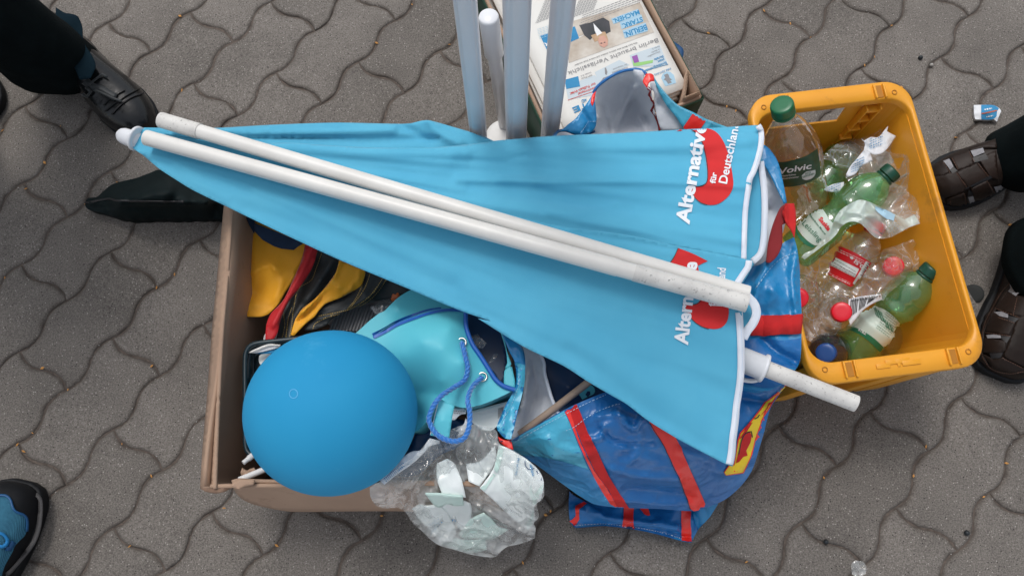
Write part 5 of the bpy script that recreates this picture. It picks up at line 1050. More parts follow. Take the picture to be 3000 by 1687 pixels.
# ------------------------------------------------------------------ bottles
def prof_small(L, r, neck=.0115, waist=.78, tw=.42, bulb=.98):
    """wasp-waisted half litre bottle, from its base (0) to the neck (L)"""
    out = [(0, r*.55), (L*.01, r*.8), (L*.035, r*.96), (L*.08, r), (L*.30, r), (L*.345, r*.985)]
    for k in range(16):
        t = k/15; s = .36+.22*t; base = 1-(1-waist)*math.sin(math.pi*min(1, t*1.02))**1.0
        out.append((L*s, r*(base+(.026 if k % 2 else -.022))))
    out += [(L*.61, r*.93), (L*.67, r*bulb), (L*.74, r*bulb*.99), (L*.80, r*.90), (L*.855, r*.72), (L*.90, r*.48), (L*.925, neck*1.05), (L*1.0, neck)]
    return out
def cap(p, d, m, parent, r=.0148, h=.014, ring=True):
    d = d.normalized(); x, y = frame(d); V, Fc = [], []; n = 60
    ps_ = [(0, r, 1), (h*.75, r, 1), (h*.93, r*.97, .6), (h, r*.86, 0), (h*1.01, r*.5, 0)]
    for s, rr_, kn in ps_:
        for k in range(n):
            t = 2*math.pi*k/n; q = rr_*(1+(.03 if k % 2 else -.02)*kn*.9); V.append(p+d*s+(x*math.cos(t)+y*math.sin(t))*q)
    for i in range(len(ps_)-1):
        for k in range(n): Fc.append((i*n+k, i*n+(k+1) % n, (i+1)*n+(k+1) % n, (i+1)*n+k))
    Fc.append(tuple(range((len(ps_)-1)*n, len(ps_)*n))); o = obj('cap', V, Fc, m, parent)
    if ring: lathe('neck_ring', p-d*.006, p+d, [(0,r*.95),(.0005,r*1.03),(.0035,r*1.03),(.004,r*.95)], m, parent, n=30)
    return o
def bottle(label, base, top, r, L, m, cm, group='empty bottles in the yellow crate', dents=0, **k):
    b, t = Vector(base), Vector(top); d = (t-b).normalized(); L = (t-b).length
    th = thing('bottle', label, 'bottle', tuple(b), group)
    body = lathe('bottle_body', b, t, prof_small(L, r, **k), m, th, n=40, dents=dents)
    cap(b+d*(L-.012), d, cm, th); return th, body, b, d
# large clear bottle standing upright
vb0, vb1 = at(2362,655,.045), at(2290,305,.345); vd = (vb1-vb0).normalized(); VL = (vb1-vb0).length
v = thing('bottle', 'large clear water bottle standing upright with dark green label and green cap', 'bottle', tuple(vb0), 'empty bottles in the yellow crate')
KV = VL/.305
pf = [(0,.028),(.004,.038),(.012,.042),(.03,.043)]
for k in range(10): pf.append((.04+.006*k, .043 if k % 2 else .0418))
pf += [(.105,.043),(.108,.0425),(.165,.0425),(.168,.043),(.180,.0432),(.200,.0425),(.220,.0390),(.240,.0325),(.255,.0255),(.268,.0175),(.276,.0138),(.295,.0135)]; pf = [(s*KV, r) for s, r in pf]
vbody = lathe('bottle_body', vb0, vb1, pf, M['pet'], v, n=48)
cap(vb0+vd*(VL-.016), vd, M['capgreen'], v, .0158, .016)
lab = decal('label', vbody, [zP(205,668, 260,668, 340,652, 440,620, 505,580, 530,560, 545,650, 552,770, 500,812, 420,846, 330,864, 250,870, 225,780)], M['label_green'], v, off=.0009, res=6)
decal('label_print', lab, [zP(255,700, 330,665, 430,650, 500,660, 520,700, 510,760, 450,800, 360,830, 290,825, 255,790)], M['capdark'], v, off=.0008, res=6)
text('label_lettering', lab, 'Volvic', zP(232,765)[0], zP(488,718)[0], 17, M['inkwhite'], v, bold=.02, off=.0014, shear=.2)
text('label_lettering', lab, 'Natürliches', zP(245,785)[0], zP(360,772)[0], 5, M['inkwhite'], v, bold=.01, off=.0014); text('label_lettering', lab, 'Mineralwasser', zP(245,808)[0], zP(385,790)[0], 5, M['inkwhite'], v, bold=.01, off=.0014)
decal('label_print', lab, [zP(405,775, 440,745, 480,738, 512,730, 514,760, 490,795, 440,812, 410,800)], M['label_white'], v, off=.0014, res=5)
text('label_lettering', lab, 'JETZT', zP(432,768)[0], zP(480,757)[0], 5, M['ink_green'], v, bold=.02, off=.002); text('label_lettering', lab, 'GEWINNEN', zP(412,795)[0], zP(505,765)[0], 5, M['ink_green'], v, bold=.02, off=.002)
# green bottle with red and green lettering on a pale label
ba_, bb_ = at(2318,748,.105), at(2616,500,.195); g1, g1b, b, d = bottle('green bottle lying under the pale film, pale label with red lettering', ba_, bb_, .0325, .212, M['petgreen'], M['capdark'])
lab = decal('label', g1b, [zP(375,1060, 455,1000, 538,950, 552,1000, 585,1060, 628,1130, 660,1160, 640,1230, 590,1300, 520,1335, 455,1300, 400,1240, 368,1180)], M['label_mint'], g1, off=.0009, res=6)
decal('label_stripe', g1b, [zP(366,1150, 372,1215, 405,1262, 450,1300, 512,1340, 490,1352, 430,1325, 380,1270, 358,1215)], M['ink_green'], g1, off=.0016, res=6)
text('label_lettering', lab, 'Saskia', zP(540,1128)[0], zP(618,1222)[0], 13, M['label_red'], g1, bold=.04, off=.001)
text('label_lettering', lab, 'Leissling', zP(408,1165)[0], zP(545,1310)[0], 17, M['ink_green'], g1, bold=0, off=.001); text('label_lettering', lab, 'Natürliches Mineral', zP(468,1098)[0], zP(590,1250)[0], 6, M['ink_green'], g1, bold=.01, off=.001)
text('label_lettering', g1b, 'STILL', zP(378,1208)[0], zP(418,1265)[0], 7, M['inkwhite'], g1, bold=.02, off=.003)
# green bottle in front
ba_, bb_ = at(2482,1040,.065), at(2733,786,.185); g2, g2b, b, d = bottle('green bottle in front, lying diagonally with the back of its pale label up', ba_, bb_, .0325, .205, M['petgreen'], M['capdark'], waist=.74)
lab = decal('label', g2b, [zQ(742,598, 820,612, 890,645, 960,705, 1018,785, 1016,850, 950,915, 880,965, 800,890, 700,820, 620,785, 568,768, 640,685)], M['label_mint'], g2, off=.0009, res=6)
st_ = decal('label_stripe', g2b, [zQ(570,764, 640,782, 720,822, 800,880, 880,958, 842,998, 770,915, 690,850, 620,812, 556,792)], M['ink_green'], g2, off=.0016, res=6)
text('label_lettering', [lab, st_], 'STILL', zQ(652,800)[0], zQ(715,838)[0], 7, M['inkwhite'], g2, bold=.03, off=.001)
ln = []
for k in range(16):
    a_ = np.array([775+k*3, 605+k*9.2]) if k < 9 else np.array([850+k*2, 640+k*9.]); dv = np.array([.80,.60]); l = 95 if k < 9 else 80
    ln += dashes(zQ(*(a_), *(a_+dv*l)), 6, 2)
for k in range(9):
    a_ = np.array([880-k*10., 650+k*16]); ln += dashes(zQ(*a_, *(a_+np.array([.80,.60])*130)), 5, 2)
bands('label_lettering', lab, ln, 1.5, M['ink_green'], g2, off=.001)
# clear bottle with red label
ba_, bb_ = at(2368,992,.055), at(2572,655,.130); g3, g3b, b, d = bottle('clear crushed bottle with a red label, lying across the crate', ba_, bb_, .0325, .200, M['pet'], M['capred'], dents=1)
lab = decal('label', g3b, [zQ(440,98, 520,122, 640,175, 757,250, 690,350, 605,440, 590,446, 500,395, 400,340, 322,300, 380,190)], M['label_red'], g3, off=.0012, res=6)
decal('label_print', lab, [zQ(425,185, 660,300, 625,370, 385,250)], M['label_white'], g3, off=.001, res=6, smooth=False)
decal('label_print', lab, [zQ(715,235, 760,262, 640,480, 582,460)], M['label_white'], g3, off=.0014, res=6, smooth=False)
bands('barcode', lab, [zQ(755-k*9, 268+k*16, 722-k*9, 252+k*16) for k in range(11)], 2.4, M['blackink'], g3, off=.002)
text('label_lettering', lab, '0,5l e', zQ(700,275)[0], zQ(595,195)[0], 11, M['inkwhite'], g3, bold=.03, off=.002)
bands('label_lettering', lab, sum([dashes(zQ(400+x*1.0+k*0, 215+k*20-10, 640+k*0-10, 325+k*20), 7, 3) for x, k in ((30,0),(10,1),(0,2))], [])+[], 1.3, M['blackink'], g3, off=.002)
bands('label_lettering', lab, sum([dashes(zQ(350-k*4, 300+k*14, 590-k*4, 412+k*14), 6, 3) for k in range(2)], [])+sum([dashes(zQ(480+k*0, 135+k*18, 700, 235+k*16), 6, 3) for k in range(2)], []), 1.3, M['inkwhite'], g3, off=.002)
# the rest
bottle('green bottle half wrapped in clear film behind the standing one', at(2395,560,.09), at(2500,430,.11), .034, .19, M['petgreen'], M['capdark'])
bottle('clear bottle under the film with its red cap facing up, beside the green bottle', at(2590,820,.015), at(2618,779,.185), .032, .175, M['pet'], M['capred'])
bottle('clear bottle with a red cap tucked between the two labelled bottles', at(2440,930,.015), at(2466,913,.170), .031, .160, M['pet'], M['capred'])
bottle('clear bottle with a red cap half hidden by the blue bag', at(2350,850,.012), at(2338,874,.175), .032, .165, M['pet'], M['capred'])
bottle('dark bottle with a blue cap in the near left corner of the crate', at(2440,1030,.012), at(2419,1034,.155), .031, .15, M['petdark'], M['capblue'])
bottle('clear bottle lying deep in the crate under the front green bottle', at(2560,1010,.05), at(2690,900,.055), .032, .15, M['pet'], M['capdark'])
# films, wrappers
def sheet_(name, label, poly, z, m, ctrl=(), res=7, cr_=(.02,26,.6), group=None, th=0, folds=(), cat='plastic wrap'):
    o = patch(name, poly, z, M[m], None, ctrl=ctrl, res=res, cr_=cr_, th=th, folds=folds); tag(o, label, cat, group); return o
gx_ = lambda u, v: .125+max(0, min(1, (u-2540)/125))*.060
sheet_('plastic_wrap', 'milky white crumpled bag pressed against the right crate wall behind the green bottle', zP(880,640, 960,600, 1050,560, 1120,480, 1180,470, 1205,540, 1240,640, 1250,760, 1245,900, 1300,960, 1330,1050, 1345,1150, 1280,1170, 1180,1120, 1080,1060, 980,1010, 900,960, 840,900, 860,760), gx_, 'milky', ctrl=[(*zP(1100,800)[0], .135), (*zP(1200,700)[0], .165), (*zP(1000,720)[0], .130), (*zP(1150,900)[0], .155)], cr_=(.022,30,.7))
sheet_('plastic_wrap', 'clear crinkled film along the far right inside the crate', zP(560,640, 640,560, 700,520, 800,488, 880,480, 980,440, 1090,375, 1190,400, 1205,300, 1190,250, 1215,235, 1252,232, 1225,262, 1210,330, 1222,440, 1218,560, 1262,640, 1268,760, 1258,900, 1320,960, 1345,1050, 1355,1165, 1280,1190, 1160,1240, 1060,1200, 1050,1050, 900,960, 760,800, 680,680), lambda u, v: gx_(u, v)+.008, 'film', ctrl=[(*zP(800,620)[0], .170), (*zP(1230,240)[0], .205), (*zP(1000,720)[0], .135), (*zP(1180,720)[0], .158), (*zP(1080,900)[0], .145)], cr_=(.030,22,.6))
c1 = sheet_('plastic_wrap', 'pale mint film draped between the green and red labelled bottles', zP(722,1050, 790,1005, 870,972, 940,985, 1000,1012, 1070,1045, 1140,1080, 1230,1130, 1310,1090, 1352,1160, 1250,1200, 1120,1270, 1000,1275, 900,1180, 850,1150, 780,1150, 720,1190, 690,1240, 640,1292, 560,1352, 430,1449, 405,1430, 430,1400, 500,1370, 560,1310, 620,1260, 660,1150, 690,1090), .215, 'mint', ctrl=[(*zP(1000,1120)[0], .225)], cr_=(.018,30,.75), res=5)
decal('print', c1, [zP(1000,1020, 1090,1060, 1150,1095, 1140,1145, 1060,1110, 1000,1060)], M['inkpale'], c1, off=.002, res=7)
sheet_('plastic_wrap', 'cloudy film bunched around the red cap near the front green bottle', zQ(700,330, 820,250, 850,150, 960,110, 1100,58, 1130,100, 1100,140, 1140,170, 1150,240, 1155,300, 1080,330, 1000,420, 900,500, 860,560, 760,540, 640,520, 600,480, 680,400), .165, 'film', cr_=(.030,26,.6), ctrl=[(*zQ(945,275)[0], .205)])
sheet_('plastic_wrap', 'thin clear film over the bottles at the left of the crate', zQ(180,220, 300,180, 420,90, 520,0, 660,20, 820,60, 830,150, 700,420, 560,620, 460,860, 300,900, 190,850, 160,600, 170,400), .100, 'film', cr_=(.02,24,.6), ctrl=[(*zQ(500,300)[0], .085), (*zQ(350,600)[0], .080)])
for q, lb, zz_ in ((zP(885,482, 905,500, 960,470, 1020,470, 1080,400, 1100,380, 1090,425, 1163,462, 1110,540, 1050,600, 990,610, 960,598, 905,572, 912,520), 'crumpled white wrapper with blue printing, upper piece in the crate film', .19), (zP(905,572, 955,600, 975,660, 890,700, 840,760, 770,795, 762,770, 800,700, 850,640), 'torn white wrapper strip with blue printing beside the green bottle', .195), (zP(580,890, 650,850, 745,828, 740,860, 700,905, 620,905), 'scrap of printed wrapper below the half wrapped green bottle', .155)):
    o = sheet_('wrapper', lb, q, zz_, 'paper', cr_=(.012,50,.6), res=5, cat='wrapper', th=.0005)
    P_ = np.array(q); c_ = P_.mean(0); bands('print', o, sum([dashes([tuple(c_+np.array([-22,9+k*7])), tuple(c_+np.array([16,-6+k*7]))], 4, 2) for k in range(-2, 3)], []), 2.0, M['inkblue'], o, off=.002)
o = sheet_('barcode_wrapper', 'white wrapper with a large barcode between the bottles', zQ(575,548, 640,530, 740,515, 838,503, 850,548, 760,590, 690,640, 640,700, 590,760, 572,700), .165, 'paper', cr_=(.004,30,.5), res=6, cat='wrapper', th=.0005)
bands('barcode', o, [zQ(592+k*13, 556-k*2.2, 590+k*11.2, 690-k*8.5) for k in range(18) if k not in (5,11)], 2.3, M['blackink'], o, off=.0015)
text('barcode_number', o, '4 311501 021491', zQ(835,512)[0], zQ(592,545)[0], 8, M['blackink'], o, bold=.01, off=.002)
# ------------------------------------------------------------------ plastic bag of tissue packets hanging over the box edge
def zhang(u, v): return .27-max(0, min(1, (v-1445)/190))*.20
pk = thing('tissue_bag', 'clear torn plastic bag of white tissue packets hanging over the box edge', 'plastic bag', tuple(at(1350,1450,.1)))
pg = zG(90,750, 130,720, 200,690, 300,600, 440,500, 500,440, 560,362, 640,370, 700,330, 720,300, 800,262, 900,250, 1000,262, 1090,300, 1115,400, 1200,440, 1280,490, 1360,550, 1430,620, 1465,720, 1462,830, 1412,880, 1425,980, 1382,1030, 1400,1065, 1396,1150, 1320,1180, 1250,1200, 1180,1215, 1130,1250, 1090,1290, 1050,1300, 900,1280, 760,1240, 640,1205, 560,1150, 500,1090, 430,1030, 380,955, 320,910, 210,912, 140,890, 95,820)
def packet(name, poly, m, dz, ctrl=(), cr_=(.005,34,.6), **k): return patch(name, poly, lambda u, v: zhang(u, v)+dz*.6-.004, M[m], pk, res=6, cr_=cr_, skirt=None, th=.002, **k)
packet('tissue_packet', zG(640,1090, 700,1120, 800,1158, 900,1165, 1010,1155, 1014,1240, 930,1262, 850,1258, 760,1232, 650,1190), 'mintpack', -.016)
packet('tissue_packet', zG(790,1120, 840,1060, 880,1005, 990,955, 1060,1010, 1105,1062, 1180,1088, 1110,1130, 1050,1160, 940,1152, 830,1152), 'mintpack', -.010)
k2 = packet('tissue_packet', zG(425,920, 480,888, 540,900, 640,885, 665,915, 700,950, 740,1020, 772,1090, 745,1165, 690,1185, 650,1180, 600,1130, 560,1082, 480,1000), 'tissue', -.006)
packet('tissue_packet', zG(640,905, 700,880, 780,880, 830,860, 885,880, 895,930, 885,1010, 880,1075, 820,1085, 760,1040, 700,960), 'tissue', -.012)
packet('tissue_packet', zG(528,800, 600,800, 640,802, 740,815, 825,820, 832,892, 760,895, 700,880, 640,908, 590,880), 'mintpack', -.003)
packet('tissue_packet', zG(620,560, 700,520, 760,560, 820,700, 850,830, 760,810, 660,800, 620,680), 'tissue', -.014)
packet('tissue_packet', zG(850,560, 960,540, 1080,420, 1090,520, 1040,620, 960,740, 870,700), 'tissue', -.018)
k1 = packet('tissue_packet', zG(962,755, 1010,690, 1062,620, 1090,520, 1108,415, 1160,430, 1235,470, 1320,520, 1400,590, 1440,640, 1466,710, 1455,790, 1440,850, 1400,880, 1388,930, 1395,1000, 1370,1060, 1335,1080, 1260,1025, 1180,958, 1080,860), 'tissue', .004, folds=[(zG(1160,520, 1230,700, 1300,900), .008, 14), (zG(1100,650, 1200,800, 1280,950), -.006, 14)])
for q_ in [zG(962,755, 1010,690, 1062,620, 1090,520, 1108,415, 1150,428, 1135,520, 1110,600, 1060,680, 1000,770), zG(1360,730, 1385,800, 1410,780, 1440,740, 1462,720, 1455,790, 1440,850, 1400,880, 1388,930, 1370,1040, 1335,1080, 1330,1030, 1370,960, 1385,880, 1355,800)]: decal('mint_end', k1, [q_], M['mintpack'], pk, off=.0015, res=7)
text('lettering', k1, 'MEDIUM', zG(1248,652)[0], zG(1278,515)[0], 7.5, M['inkblue'], pk, bold=.02, off=.003)
decal('logo', k1, [zG(1355,560, 1375,570, 1390,655, 1378,660, 1360,610)], M['inkblue'], pk, off=.003, res=5)
bands('logo', k1, [zG(1318,535, 1322,570, 1345,600, 1370,605, 1392,590), zG(1405,580, 1410,610, 1425,640), zG(1420,590, 1415,620, 1440,600), zG(1432,640, 1455,660, 1445,690)], 4, M['bagnavy'], pk, off=.003)
bands('lettering', k2, dashes(zG(560,1040, 640,985), 5, 2)+dashes(zG(575,1060, 650,1005), 5, 2)+dashes(zG(575,1100, 665,1010), 6, 2), 2.2, M['inkblue'], pk, off=.003)
pf_ = bpy.data.objects.get('tissue_packet.003'); decal('logo', pf_ or k2, [zG(725,995, 760,990, 775,1008, 740,1010)], M['inkblue'], pk, off=.003, res=5)
FG = [(zG(560,380, 600,600, 640,880), .014, 8), (zG(640,380, 700,600, 800,780), .012, 7), (zG(760,300, 780,500, 900,700), -.010, 8), (zG(950,270, 900,480, 1000,700, 1180,950), .012, 8), (zG(130,880, 300,800, 460,700, 560,560), .010, 8), (zG(200,700, 400,780, 600,900), -.009, 8), (zG(880,860, 1050,960, 1300,1100, 1390,1130), .012, 8), (zG(900,900, 1080,1020, 1280,1150), -.010, 7), (zG(400,950, 600,1140, 900,1230), .010, 9), (zG(1000,300, 1060,480, 1050,700), .010, 7)]
FG += [(zG(600,420, 650,560, 700,700), .008, 4), (zG(680,380, 780,560, 840,720), .008, 4), (zG(820,300, 860,420, 840,560), .007, 4), (zG(520,520, 480,640, 420,760), .007, 4), (zG(900,980, 1040,1100, 1220,1180), .007, 4), (zG(480,960, 600,1080, 760,1180), .007, 4), (zG(250,720, 360,820, 480,900), .006, 4), (zG(1010,680, 1120,820, 1260,960), .008, 4)]
patch('outer_film', pg, lambda u, v: zhang(u, v)+.014, M['film2'], pk, res=5, th=0, folds=[(a_, h_*.7, w_) for a_, h_, w_ in FG], cr_=(.016,40,.8))
bs = patch('barcode_strip', zG(168,692, 220,630, 300,560, 370,495, 430,462, 500,450, 540,390, 565,360, 640,378, 640,402, 570,420, 520,470, 450,540, 390,585, 300,650, 205,726), .285, M['paper'], pk, res=6, cr_=(.006,60,.6), th=.0006)
bands('barcode', bs, [zG(205+k*11.5, 672-k*9, 225+k*11.5, 700-k*9.5) for k in range(14)], 2.2, M['inkblue'], pk, off=.0015)
wb = patch('carton_box', zG(860,180, 885,150, 1000,115, 1180,68, 1165,120, 1105,235, 1090,268, 1045,300, 980,290, 940,262, 900,235), .225, M['tissue'], None, res=7, skirt=(.15,.97), folds=[(zG(880,160, 1000,140, 1175,95), .004, 4)]); tag(wb, 'glossy white carton half hidden between gift bag and shopping bag', 'carton')
bands('print', wb, [zG(1108+k*7, 120-k*1.5, 1104+k*7, 205-k*7) for k in range(6)], 1.4, M['inkgrey'], wb, off=.001)
tpw = patch('wrapper', zG(705,160, 740,125, 800,118, 850,128, 850,165, 800,178, 760,215, 730,215, 745,175), .25, M['paper'], None, res=5, cr_=(.01,60,.6), th=.0005); tag(tpw, 'torn printed white wrapper inside the loop of blue cord', 'wrapper')
bands('print', tpw, dashes(zG(740,140, 840,150), 4, 2)+dashes(zG(745,155, 820,165), 4, 2), 2, M['inkgrey'], tpw, off=.0015)
tp2 = patch('wrapper', zG(780,290, 830,250, 850,200, 862,230, 850,300, 820,330, 770,345, 800,315, 765,300), .245, M['paper'], None, res=5, cr_=(.01,60,.6), th=.0005); tag(tp2, 'ragged wrapper edge just below the loop of blue cord', 'wrapper')
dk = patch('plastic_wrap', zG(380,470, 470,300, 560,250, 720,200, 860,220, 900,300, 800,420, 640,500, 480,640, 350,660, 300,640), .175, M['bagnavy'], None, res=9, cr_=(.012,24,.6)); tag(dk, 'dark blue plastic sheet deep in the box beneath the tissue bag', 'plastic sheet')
# ------------------------------------------------------------------ small litter
cw = thing('candy_wrapper', 'small blue and white torn sweet wrapper on the paving', 'wrapper', tuple(at(2895,330,0)))
c_ = patch('foil', zR(655,187, 722,186, 800,186, 850,192, 895,218, 912,245, 895,285, 872,345, 840,322, 800,328, 730,326, 668,322, 662,300, 656,250), .006, M['paper'], cw, res=5, ctrl=[(*zR(780,255)[0], .016)], cr_=(.004,70,.6), skirt=(.001,.97), th=.0004)
decal('blue_print', c_, [zR(722,188, 800,188, 850,194, 890,220, 870,250, 868,290, 838,318, 800,326, 724,324)], M['inkblue'], cw, off=.001, res=5)
bands('orange_print', c_, [zR(725,268, 790,258, 868,240)], 3, M['orange'], cw, off=.002); bands('white_print', c_, dashes(zR(755,235, 820,222), 5, 1)+dashes(zR(770,300, 830,288), 5, 1), 4, M['inkwhite'], cw, off=.002)
pb = patch('plastic_wrap', [(2494,1652),(2506,1640),(2530,1645),(2538,1660),(2535,1680),(2515,1690),(2496,1682)], .008, M['film2'], None, res=4, th=0, cr_=(.01,80)); tag(pb, 'tiny crumpled clear plastic scrap at the bottom edge', 'scrap')
gm = lathe('chewing_gum', at(2851,861,.0015), at(2851,861,1), [(0,.017),(.001,.0165),(.0018,.010)], M['gum'], None, n=24); tag(gm, 'flat round black chewing gum stain beside the crate', 'chewing gum')
for (u, v_, r, m, lb) in ((2698,168,.0045,'stonedark','round dark pebble on the paving above the crate'), (2730,190,.0035,'pebm','pale pebble resting in a joint above the crate'), (2834,1560,.0045,'stonedark','dark pebble in a joint near the lower right'), (2421,1586,.004,'stonedark','grey pebble in the joint near the bottom edge')):
    p = at(u, v_, r); o = lathe('pebble', (p.x, p.y, 0), (p.x, p.y, 1), [(0,r*.5),(r*.3,r*.9),(r*.8,r),(r*1.3,r*.8),(r*1.7,r*.35)], M[m], None, n=10); tag(o, lb, 'pebble', 'pebbles')
# ------------------------------------------------------------------ people: feet and legs at the edges
def shoe(name, toe, heel, width, m, parent, hts=None, z0=.016, sm='rubber', wtab=None, side=.08, n=22, solew=1.05, soleh=.018):
    toe, heel = Vector(toe), Vector(heel); toe.z = heel.z = 0; d = (heel-toe); L = d.length; d.normalize(); nrm = Vector((-d.y, d.x, 0))
    T = [0,.02,.06,.12,.2,.3,.4,.5,.6,.7,.8,.9,.96,1]; Wd = wtab or [.12,.42,.66,.86,.98,1,.94,.84,.76,.74,.76,.70,.52,.14]; Hh = hts or [.016,.030,.040,.048,.054,.062,.072,.082,.092,.100,.104,.104,.098,.080]
    V, Fc = [], []; c = [side*width*math.sin(math.pi*t)*(1 if t < .55 else .3) for t in T]
    for t, w_, h_, cc_ in zip(T, Wd, Hh, c):
        for k in range(n+1):
            a_ = math.pi*k/n; ex = .75; X = math.copysign(abs(math.cos(a_))**ex, math.cos(a_)); Zv = math.sin(a_)**(.8)
            q = toe+d*(L*t)+nrm*(X*w_*width/2+cc_); q.z = z0+Zv*(h_-z0*.0); V.append(q)
    for j in range(len(T)-1):
        for k in range(n): b = j*(n+1)+k; Fc.append((b, b+1, b+n+2, b+n+1))
    Fc.append(tuple(range(n+1))); Fc.append(tuple(range((len(T)-1)*(n+1), len(T)*(n+1)))[::-1])
    o = obj(name, V, Fc, m, parent); bm = bmesh.new(); bm.from_mesh(o.data); bmesh.ops.recalc_face_normals(bm, faces=bm.faces); bm.to_mesh(o.data); bm.free()
    ss = o.modifiers.new('s', 'SUBSURF'); ss.levels = ss.render_levels = 1
    # sole
    if sm:
        O = []
        for t, w_, cc_ in zip(T, Wd, c): O.append((toe+d*(L*t*1.02-.003), w_*width/2*solew+.001, cc_))
        pts = [p+nrm*(w_+cc_) for p, w_, cc_ in O]+[p-nrm*(w_-cc_) for p, w_, cc_ in reversed(O)]
        m_ = len(pts); V = [Vector((p.x, p.y, z)) for z in (0.001, soleh) for p in pts]; Fc = [(i, (i+1) % m_, m_+(i+1) % m_, m_+i) for i in range(m_)]+[tuple(range(m_, 2*m_)), tuple(range(m_))[::-1]]
        so = obj('sole', V, Fc, M[sm], parent); bevel(so, .003)
    return o
def trousers(name, legs, top, m, parent, seed=0):
    """legs: rings (x,y,z,rx,ry) from hem up; top: pelvis rings. One mesh with folds."""
    V, Fc = [], []; n = 40
    def loft(R, capb=True):
        b0 = len(V)
        # interpolate rings
        RR = []
        for i in range(len(R)-1):
            k = max(2, int(abs(R[i+1][2]-R[i][2])/.02))
            for j in range(k): t = j/k; t2 = t; RR.append([R[i][q]*(1-t2)+R[i+1][q]*t2 for q in range(5)])
        RR.append(R[-1])
        for (x, y, z, rx, ry) in RR:
            for k in range(n):
                t = 2*math.pi*k/n; f = 1+.07*noise.noise(Vector((math.cos(t)*1.6, math.sin(t)*1.6, z*9+seed)))+.05*noise.noise(Vector((math.cos(t)*.8, z*26, math.sin(t)+seed)))
                V.append(Vector((x+rx*math.cos(t)*f, y+ry*math.sin(t)*f, z+.012*noise.noise(Vector((math.cos(t), math.sin(t), seed+4))))))
        for j in range(len(RR)-1):
            for k in range(n): k2 = (k+1) % n; Fc.append((b0+j*n+k, b0+j*n+k2, b0+(j+1)*n+k2, b0+(j+1)*n+k))
        Fc.append(tuple(range(b0+(len(RR)-1)*n, b0+len(RR)*n)))
    for l in legs: loft(l)
    loft(top)
    o = obj(name, V, Fc, m, parent); solid(o, .003); return o
# person with black leather shoe, top left
P1 = thing('person', 'person in black trousers and a black leather lace-up shoe, upper left corner', 'person', tuple(at(200,250,0)))
toe = at(438,388,.02); hl_ = at(214,150,.02); hl_ = toe+(hl_-toe).normalized()*.30
s1 = shoe('leather_shoe', toe, hl_, .094, M['leather'], P1, side=.03, z0=.010, solew=1.0, soleh=.010, wtab=[.10,.36,.58,.80,.95,1,.94,.84,.76,.74,.76,.70,.52,.14], hts=[.012,.026,.036,.044,.050,.058,.070,.082,.092,.100,.104,.104,.098,.080])
bands('toe_seam', s1, [zA(745,760, 800,700, 870,650, 950,622)], 3.5, M['blackink'], P1, off=.002, th=.0015)
bands('crease', s1, [zA(700,740, 760,690, 850,630, 930,590), zA(690,700, 740,650, 830,600)], 3, M['leather'], P1, off=.0015, th=.002)
bands('tongue', s1, [zA(570,540, 620,580, 680,600, 740,635, 770,650)], 22, M['flagblack'], P1, off=.003, th=.003); bands('lace', s1, [zA(560,620, 590,640, 610,610, 580,580), zA(640,600, 740,650, 815,680), zA(600,560, 680,500, 715,520)], 6, M['flagblack'], P1, off=.006, th=.003)
h_ = at(150,178,.075)
L1 = [(h_.x, h_.y, .055, .080,.060), (h_.x-.012, h_.y+.0, .16, .078,.062), (h_.x-.05, h_.y-.01, .45, .080,.080), (h_.x-.06, h_.y-.05, .78, .10,.11)]
L2 = [(h_.x-.22, h_.y-.14, .04, .09,.07), (h_.x-.22, h_.y-.14, .2, .085,.075), (h_.x-.20, h_.y-.12, .45, .085,.085), (h_.x-.20, h_.y-.09, .78, .10,.11)]
TP = [(h_.x-.13, h_.y-.07, .74, .17,.12), (h_.x-.13, h_.y-.07, .88, .19,.13), (h_.x-.13, h_.y-.07, 1.02, .17,.12)]
trousers('trousers', [L1, L2], TP, M['trouser'], P1)
bk = patch('turned_up_hem', zA(370,50, 430,86, 480,94, 518,112, 545,180, 548,250, 570,310, 610,370, 634,440, 600,520, 530,530, 470,400, 410,250, 370,150), .10, mat('dark_blue_cloth', (.004,.014,.022), rough=.9, spec=.1), P1, res=8, noise_=(.01,20))
s_l = shoe('leather_shoe', at(-30,330,.02), at(-30,330,.02)+(hl_-toe).normalized()*.30, .105, M['leather'], P1)
# person with blue knitted trainer, bottom left
P2 = thing('person', 'person whose blue knitted trainer with dark toe cap enters at lower left', 'person', tuple(at(40,1600,0)))
toe = at(62,1412,.02); hl_ = at(-60,1740,.02); hl_ = toe+(hl_-toe).normalized()*.29; s3 = shoe('trainer', toe, hl_, .100, M['rubber'], P2, side=-.02, z0=.022, soleh=.022, sm='rubber', solew=1.04, wtab=[.30,.62,.82,.95,1,1,.94,.84,.76,.74,.76,.70,.52,.14])
decal('knit_upper', s3, [zJ(-80,450, -20,440, 60,430, 105,450, 135,480, 155,535, 175,605, 215,645, 290,680, 333,722, 342,800, 332,880, 305,940, 245,1000, 185,1065, 155,1140, 95,1245, 50,1335, 10,1470, -120,1470)], M['knit'], P2, off=.0012, res=6)
bands('overlay', s3, [zJ(-40,440, 60,435, 110,460, 140,510, 160,590, 200,640, 280,670, 325,715, 335,800, 325,880)], 7, M['knit_trim'], P2, off=.003, th=.001)
bands('sidewall', s3, [zJ(450,425, 505,480, 515,600, 505,750, 480,880, 430,1010, 340,1140, 240,1260, 130,1380, 50,1449)], 13, M['greyrubber'], P2, off=.002, th=.002, fill=True)
bands('lace', s3, [zJ(-20,905, 30,920, 80,980, 70,1040, 10,1075, -30,1060)], 9, M['lace'], P2, off=.004, th=.003); bands('lace', s3, [zJ(60,1090, 110,1100, 160,1010)], 14, M['knit_trim'], P2, off=.003, th=.002)
h_ = hl_+(toe-hl_)*.25
